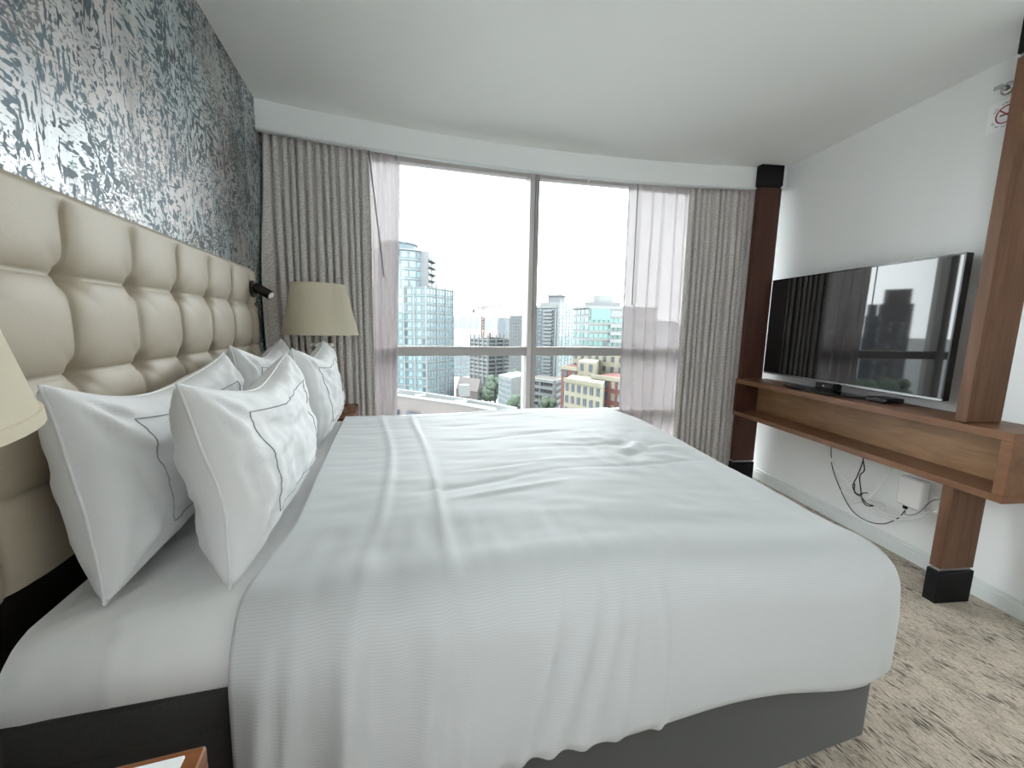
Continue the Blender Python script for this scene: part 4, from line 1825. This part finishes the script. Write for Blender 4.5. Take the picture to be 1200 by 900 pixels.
o['kind'] = 'stuff'


def simple_tower(name, label, a, b, c_, ytop, pxtop, dtop, fl, n1, n2, wall, mats, wf=.6, hf=.5, seed=1, group=None, roof=None, skip=0., edge=.04, flag=None):
    A, B, C = gp(*a), gp(*b), gp(*c_)
    z1 = zy(pxtop, ytop, dtop)
    t = bthing(name, label, 'building', B, group)
    block(t, A, B, C, GZ, z1, M[wall])
    ins = (A + C) / 2
    J = face_jobs(A, B, ins, GZ, z1, fl, n1, mats, wf, hf, seed, skip, flag, edge)
    J += face_jobs(B, C, ins, GZ, z1, fl, n2, mats, wf, hf, seed + 1, skip, flag, edge)
    windows(t, J)
    return t, A, B, C, ins, z1


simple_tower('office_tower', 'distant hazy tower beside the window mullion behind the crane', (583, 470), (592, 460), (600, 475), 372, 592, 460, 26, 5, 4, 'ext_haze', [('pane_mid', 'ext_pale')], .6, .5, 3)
t, A, B, C, ins, z1 = simple_tower('apartment_tower', 'slate blue apartment tower half hidden by the window mullion', (597, 236), (614, 226), (628, 246), 370, 606, 228, 27, 6, 5, 'ext_grey', [('pane_dark', 'pane_mid'), 'ext_pale'], .62, .5, 6)
bands(t, A, B, ins, GZ, z1, 27, M['ext_pale'], .3, .5)
simple_tower('office_block', 'low bluish block beyond the blue glass tower', (520, 345), (540, 335), (556, 350), 411, 545, 335, 7, 8, 6, 'ext_pale', [('pane_mid', 'pane_cyan')], .85, .5, 8)
# dark roofed low house and terraced block
A, B, C = gp(534, 176), gp(560, 168), gp(566, 190)
t = bthing('low_building', 'low dark roofed building at the foot of the unfinished block', 'building', B)
za = zy(548, 460, 170)
block(t, A, B, C, GZ, za, M['ext_taupe'])
D_ = A + C - B
ridge = [(A + D_) / 2 + Vector((0, 0, za + 4)), (B + C) / 2 + Vector((0, 0, za + 4))]
mb = MB()
mb.add([A + Vector((0, 0, za)), B + Vector((0, 0, za)), C + Vector((0, 0, za)), D_ + Vector((0, 0, za)), ridge[0], ridge[1]],
       [(0, 1, 5, 4), (2, 3, 4, 5), (1, 2, 5), (3, 0, 4), (0, 3, 2, 1)])
mb.build('roof', M['ext_taupe'], t)
p = at(544, 455, 165)
MB().box((p.x - 2, p.y - 2, p.z - 3), (p.x + 2, p.y + 2, p.z + 1.5)).build('roof_box', M['ext_white'], t)

A, B, C = gp(585, 152), gp(600, 142), gp(622, 154)
z1 = zy(600, 447, 142)
t = bthing('low_apartment_block', 'white low block with a windowed side below the window mullion', 'building', B)
block(t, A, B, C, GZ, z1, M['ext_white'])
MB().prism(quad(A, B, C), z1, z1 + .8).build('parapet', M['ext_white'], t)
windows(t, face_jobs(A, B, (A + C) / 2, GZ, z1, 12, 5, 'pane_mid', .7, .55, 2))

# --- grey tower with its white cap, right of the mullion
A, B, C = gp(612, 206), gp(655, 194), gp(677, 216)
z1 = zy(655, 361, 194)
t = bthing('apartment_tower', 'tall grey apartment tower just right of the window mullion with a white stepped top', 'building', B)
ins = (A + C) / 2
block(t, A, B, C, GZ, z1, M['ext_grey'])
fl = 30
J = face_jobs(A, B, ins, GZ, z1, fl, 9, [('pane_mid', 'ext_pale'), 'pane_dark', ('ext_grey', 'pane_mid'), 'pane_dark'], .52, .46, 12, .12)
J += face_jobs(B, C, ins, GZ, z1, fl, 6, [('pane_teal', 'pane_cyan'), 'pane_cyan'], .78, .62, 13)
windows(t, J)
fins(t, A, B, ins, GZ, z1 + 1, [.01, .93, .99], M['ext_white'], .7, .8)
bands(t, B, C, ins, GZ, z1, fl, M['ext_white'], .3, .5)
balcony_col(t, A, B, ins, .60, .84, GZ, z1, fl, M['ext_pale'], 1.2)
a2, b2, c2 = gp(632, 207), gp(655, 200), gp(664, 214)
z2 = zy(650, 354, 200)
block(t, a2, b2, c2, z1, z2, M['ext_white'], 'upper_storeys')
MB().prism(quad(A - (ins - A) * .03, B - (ins - B) * .03, C - (ins - C) * .03), z1, z1 + .9).build('roof_slab', M['ext_white'], t)
a3, b3, c3 = gp(641, 207), gp(655, 203), gp(661, 212)
z3 = zy(650, 347, 203)
block(t, a3, b3, c3, z2, z3, M['ext_pale'], 'plant_room')
MB().prism(quad(a3 - (ins - a3) * .2, b3 - (ins - b3) * .2, c3 - (ins - c3) * .2), z3, z3 + .8).build('plant_roof', M['ext_white'], t)

# --- its white podium block
A, B, C = gp(620, 176), gp(653, 166), gp(664, 180)
z1 = zy(640, 448, 168)
t = bthing('low_apartment_block', 'white banded low block at the foot of the grey tower', 'building', B)
ins = (A + C) / 2
block(t, A, B, C, GZ, z1, M['ext_taupe'])
fl = 5
zb_ = zy(640, 490, 168)
bands(t, A, B, ins, zb_, z1, fl, M['ext_white'], 1.2, 1.3, 'white_balcony_bands')
bands(t, B, C, ins, zb_, z1, fl, M['ext_white'], .6, 1.3, 'white_side_bands')
fins(t, A, B, ins, zb_, z1, [.02, .5, .98], M['ext_white'], 1.0, .8)
windows(t, face_jobs(A, B, ins, zb_, z1, fl, 6, 'pane_dark', .7, .45, 4))

# --- green glass tower
A, B, C = gp(672, 158), gp(690, 146), gp(768, 150)
z1 = zy(690, 361, 146)
t = bthing('apartment_tower', 'white and sea green glass apartment tower behind the cream building', 'building', B)
ins = (A + C) / 2
block(t, A, B, C, GZ, z1, M['ext_white'])
fl = int((z1 - GZ) / 2.75)
J = face_jobs(A, B, ins, GZ, z1, fl, 4, [('pane_teal', 'pane_cyan')], .75, .6, 22)
J += face_jobs(B, C, ins, GZ, z1 - 3, fl - 1, 14, ['pane_teal', 'pane_teal', 'pane_teal', ('pane_teal', 'pane_dark'), 'ext_white', 'pane_teal', 'pane_teal', ('pane_dark', 'pane_teal')], .82, .55, 23)
windows(t, J)
bands(t, B, C, ins, GZ, z1, fl, M['ext_white'], .35, .5)
balcony_col(t, B, C, ins, .30, .52, GZ, z1 - 4, fl - 1, M['ext_white'], 1.4)
MB().prism(quad(A - (ins - A) * .05, B - (ins - B) * .05, C - (ins - C) * .05), z1, z1 + .8).build('roof_slab', M['ext_white'], t)
mb = MB()
q0, q1 = B + (C - B) * .02, B + (C - B) * .30
n_ = Vector(((C - B).y, -(C - B).x, 0)).normalized()
if (ins - B).dot(n_) > 0:
    n_ = -n_
mb.prism(quad(q0 + n_ * .6, q1 + n_ * .6, q1 - n_), z1 - 4.2, z1 - .3)
mb.build('glazed_storey', M['pane_teal'], t)
a2, b2, c2 = gp(684, 160), gp(699, 152), gp(726, 156)
z2 = zy(700, 353, 152)
block(t, a2, b2, c2, z1 + .8, z2, M['ext_pale'], 'roof_storey')
a3, b3, c3 = gp(694, 158), gp(701, 155), gp(716, 157)
block(t, a3, b3, c3, z2, zy(704, 346, 155), M['ext_white'], 'plant_room')

# --- cream and brick apartment house
t = bthing('apartment_house', 'cream and red brick apartment house low behind the bed foot', 'building', gp(700, 100))
A, B, C = gp(672, 128), gp(735, 112), gp(775, 126)
zt_ = zy(735, 417, 112)
ins0 = (A + C) / 2
block(t, A, B, C, GZ, zt_, M['ext_cream'], 'tall_wing')
MB().prism(quad(A - (ins0 - A) * .02, B - (ins0 - B) * .02, C - (ins0 - C) * .02), zt_, zt_ + .7).build('tall_wing_cornice', M['ext_cream'], t)
zb_ = zy(700, 520, 110)
J = face_jobs(A, B, ins0, zb_, zt_, 8, 7, 'pane_dark', .36, .52, 31, .15)
J += face_jobs(B, C, ins0, zb_, zt_, 8, 4, 'pane_dark', .36, .52, 32)
a2, b2, c2 = gp(679, 112), gp(700, 108), gp(706, 122)
z2 = zy(690, 425, 110)
block(t, a2, b2, c2, GZ, z2, M['ext_cream'], 'bay_wing')
i2 = (a2 + c2) / 2
J += face_jobs(a2, b2, i2, zb_, z2, 7, 2, 'pane_dark', .34, .62, 33)
a3, b3, c3 = gp(664, 102), gp(709, 92), gp(716, 110)
z3 = zy(690, 450, 96)
i3 = (a3 + c3) / 2
block(t, a3, b3, c3, GZ, z3, M['ext_cream'], 'front_wing')
bands(t, a3, b3, i3, z3 - .2, z3 + .2, 1, M['ext_cream'], .4, .5, 'front_cornice')
zf = z3 - 3.1 * 5
J += face_jobs(a3, b3, i3, zf, z3 - .4, 5, 6, 'pane_dark', .46, .60, 34)
a4, b4, c4 = gp(660, 118), gp(680, 112), gp(690, 126)
z4 = zy(668, 433, 114)
block(t, a4, b4, c4, GZ, z4, M['ext_brick'], 'brick_wing')
i4 = (a4 + c4) / 2
bands(t, a4, b4, i4, z4 - .2, z4 + .3, 1, M['ext_cream'], .4, .5, 'brick_wing_cornice')
J += face_jobs(a4, b4, i4, zb_, z4, 6, 2, 'pane_dark', .4, .5, 35)
a5, b5, c5 = gp(696, 104), gp(735, 96), gp(765, 108)
z5 = zy(715, 446, 98)
block(t, a5, b5, c5, GZ, z5, M['ext_brick'], 'brick_wing')
i5 = (a5 + c5) / 2
bands(t, a5, b5, i5, z5 - .2, z5 + .3, 1, M['ext_cream'], .4, .5, 'brick_wing_cornice')
J += face_jobs(a5, b5, i5, z5 - 3.0 * 5, z5, 5, 5, ['pane_mid', 'ext_cream', 'pane_dark', 'ext_cream', 'pane_mid'], .5, .6, 36)
J += face_jobs(b5, c5, i5, z5 - 3.0 * 5, z5, 5, 3, ['pane_mid', 'ext_cream', 'pane_dark'], .5, .6, 37)
windows(t, J)

# --- curved parking deck just below the window
def atz(px, py, z):
    d = fwd + r2 * ((px - 600) / FPX) + u2 * ((450 - py) / FPX)
    return CAM + d * ((z - CAM.z) / d.z)


PZC = -4.6
pts_o = [atz(q[0], q[1], PZC) for q in ((440, 452), (463, 455), (500, 460), (540, 466), (575, 472), (602, 477))]
pts_i = [atz(q[0], q[1], PZC) for q in ((440, 460), (466, 463), (500, 467.5), (535, 472), (560, 476), (582, 480))]
dz_ = min(p.z for p in pts_i)
t = bthing('parking_deck', 'curved grey parking deck just below the window', 'parking deck', gp(510, 38))


def ribbon(mb, o_, i_, za, zb):
    n_ = len(o_)
    for k in range(n_ - 1):
        a_, b_, c_, d_ = o_[k], o_[k + 1], i_[k + 1], i_[k]
        mb.add([(p.x, p.y, p.z + z_) for z_ in (za, zb) for p in (a_, b_, c_, d_)], [(0, 1, 2, 3), (4, 5, 6, 7), (0, 1, 5, 4), (1, 2, 6, 5), (2, 3, 7, 6), (3, 0, 4, 7)])


mb = MB()
ribbon(mb, pts_o, pts_i, -1.6, -1.2)
mb.build('deck', M['ext_roof'], t)
inn = [p + (q - p).normalized() * -.35 for p, q in zip(pts_i, pts_o)]
mb = MB()
ribbon(mb, pts_i, inn, -7., 0.)
mb.build('curved_parapet', M['ext_taupe'], t)
cap = [p + (q - p).normalized() * -.15 for p, q in zip(inn, pts_o)]
mb = MB()
ribbon(mb, [p + Vector((0, 0, 0)) for p in pts_i], cap, 0., .12)
mb.build('parapet_cap', M['ext_white'], t)
out_ = [p + (p - q).normalized() * .35 for p, q in zip(pts_o, pts_i)]
mb = MB()
ribbon(mb, out_, pts_o, -3., -.05)
mb.build('outer_parapet', M['ext_white'], t)
for k, f in ((0, .75), (1, .55)):
    p = cap[k] + (cap[k + 1] - cap[k]) * f
    q = (cap[k + 1] - cap[k]).normalized()
    mb = win_mesh('window', q, Vector((q.y, -q.x, 0)), 1.3, .9, M['pane_dark'])
    o_ = MB()
    o_.add([v + p + Vector((0, 0, -1.6)) for v in mb.v], mb.f)
    o_.build('parapet_window', M['pane_dark'], t)


zd = [(p + q) / 2 for p, q in zip(pts_o, pts_i)]
for i_, f, lab in ((0, .85, 'small white vent box on the curved deck beside the left sheer'), (1, .8, 'small white vent box in the middle of the curved deck'), (3, .1, 'small white vent box toward the far tip of the curved deck')):
    p = zd[i_] + (zd[i_ + 1] - zd[i_]) * f + Vector((0, 0, -1.195))
    t = thing('vent_box', (p.x, p.y, p.z), lab, 'vent', 'vent boxes on the curved deck')
    MB().box((p.x - .38, p.y - .28, p.z), (p.x + .38, p.y + .28, p.z + 1.05)).build('case', M['ext_pale'], t, bevel=.02)
    MB().box((p.x - .44, p.y - .34, p.z + 1.05), (p.x + .44, p.y + .34, p.z + 1.2)).build('hood', M['ext_white'], t, bevel=.02)


# --- trees
def tree(label, px, py, D, h_, r_, seed):
    p = at(px, py, D)
    z0 = p.z
    t = thing('tree', (p.x, p.y, GZ), label, 'tree', 'street trees')
    rnd = random.Random(seed)
    MB().tube([Vector((p.x, p.y, GZ)), Vector((p.x + .2, p.y, z0))], [.5, .3], 8).build('trunk', M['ext_bark'], t)
    mb = MB()
    for k in range(16):
        a, e = rnd.uniform(0, 2 * PI), rnd.uniform(-.5, 1)
        c = Vector((p.x + r_ * .65 * math.cos(a), p.y + r_ * .65 * math.sin(a), z0 + e * h_ * .35))
        rr = r_ * rnd.uniform(.35, .55)
        b0 = len(mb.v)
        mb.ball(c, rr, 10, 7)
        for i in range(b0, len(mb.v)):
            v = mb.v[i]
            mb.v[i] = c + (v - c) * (1 + .35 * noise.noise(v * (1.6 / rr) + Vector((seed, 0, 0))))
    mb.build('crown', M['leaf'], t, smooth=True)


tree('green street tree beside the low white block under the mullion', 580, 452, 165, 7, 3.4, 2)
tree('leafy tree rising behind the low white block', 604, 443, 186, 6, 4., 3)
tree('small green tree at the foot of the low white block', 606, 471, 130, 5, 3., 4)
tree('small tree in front of the white banded block', 641, 474, 150, 4, 3., 5)
tree('green street tree below the unfinished building', 574, 463, 180, 5, 4., 6)

# --- what the television screen reflects: towers and a park off to the side
tvn = NW


def mirror_dir(px, py):
    d = (fwd + r2 * ((px - 600) / FPX) + u2 * ((450 - py) / FPX))
    den = d.dot(NW)
    s = (DW - .0845 - CAM.dot(NW)) / den
    P = CAM + d * s
    return P, d - NW * (2 * d.dot(NW))


def mp(px, py, dist):
    P, d = mirror_dir(px, py)
    dh = math.hypot(d.x, d.y)
    return P + d * (dist / dh)


def side_tower(label, pxa, pxb, ytop, dist, wall, depth, seed):
    a, b = mp(pxa, 380, dist), mp(pxb, 380, dist)
    a.z = b.z = 0
    d = (b - a).normalized()
    n_ = Vector((-d.y, d.x, 0))
    if n_.dot(a - CAM) < 0:
        n_ = -n_
    c_ = b + n_ * depth
    z1 = mp((pxa + pxb) / 2, ytop, dist).z
    t = bthing('residential_tower', label, 'building', b, 'towers seen reflected in the television')
    block(t, a, b, c_, GZ, z1, M[wall])
    ins = (a + c_) / 2
    J = face_jobs(a, b, ins, GZ + 20, z1, 20, 6, [('pane_dark', 'pane_mid'), 'pane_dark'], .62, .5, seed, 0, 'all')[-90:]
    windows(t, J)
    MB().prism([p * .8 + ins * .2 for p in quad(a, b, c_)], z1, z1 + 4).build('plant_room', M[wall], t)
    return t


side_tower('broad grey tower reflected in the middle of the television screen', 1027, 1068, 356, 150, 'ext_taupe', 14, 3)
side_tower('grey stepped tower reflected beside the broad tower in the television screen', 1012, 1027, 370, 190, 'ext_grey', 12, 4)
side_tower('dark narrow tower reflected near the curtain in the television screen', 984, 996, 380, 170, 'ext_grey', 12, 5)
for k, (px_, d_, r_) in enumerate(((974, 88, 2.6), (992, 97, 2.8), (1010, 106, 3.0), (1030, 115, 3.2), (1050, 124, 3.2))):
    p = mp(px_, 440, d_)
    tr = 'park tree reflected low in the television screen, ' + ('nearest the curtain', 'second from the curtain', 'middle of the row', 'second from the screen edge', 'nearest the screen edge')[k]
    t = thing('tree', (p.x, p.y, GZ), tr, 'tree', 'park trees')
    z0 = mp(px_, 445, d_).z - 4
    rnd = random.Random(50 + k)
    MB().tube([Vector((p.x, p.y, GZ)), Vector((p.x + .2, p.y, z0))], [.6, .35], 8).build('trunk', M['ext_bark'], t)
    mb = MB()
    for q in range(16):
        a, e = rnd.uniform(0, 2 * PI), rnd.uniform(-.6, .8)
        c = Vector((p.x + r_ * .6 * math.cos(a), p.y + r_ * .6 * math.sin(a), z0 + e * 4))
        mb.ball(c, r_ * rnd.uniform(.35, .55), 10, 7)
    mb.build('crown', M['leaf'], t, smooth=True)
#CITYEND#

# ------------------------------------------------------------------ light
wd = bpy.data.worlds.new('overcast_sky')
SC.world = wd
wd.use_nodes = True
bg = wd.node_tree.nodes['Background']
bg.inputs[0].default_value = (.93, .975, 1., 1)
bg.inputs[1].default_value = 8.5
vs_ = SC.view_settings
vs_.view_transform = 'Standard'
vs_.look = 'None'
vs_.exposure = 0.36
vs_.gamma = 1.0
vs_.use_curve_mapping = False
SC.cycles.max_bounces = 14
SC.cycles.diffuse_bounces = 8
SC.cycles.transparent_max_bounces = 16
SC.cycles.caustics_reflective = False
SC.cycles.caustics_refractive = False
SC.cycles.sample_clamp_indirect = 12
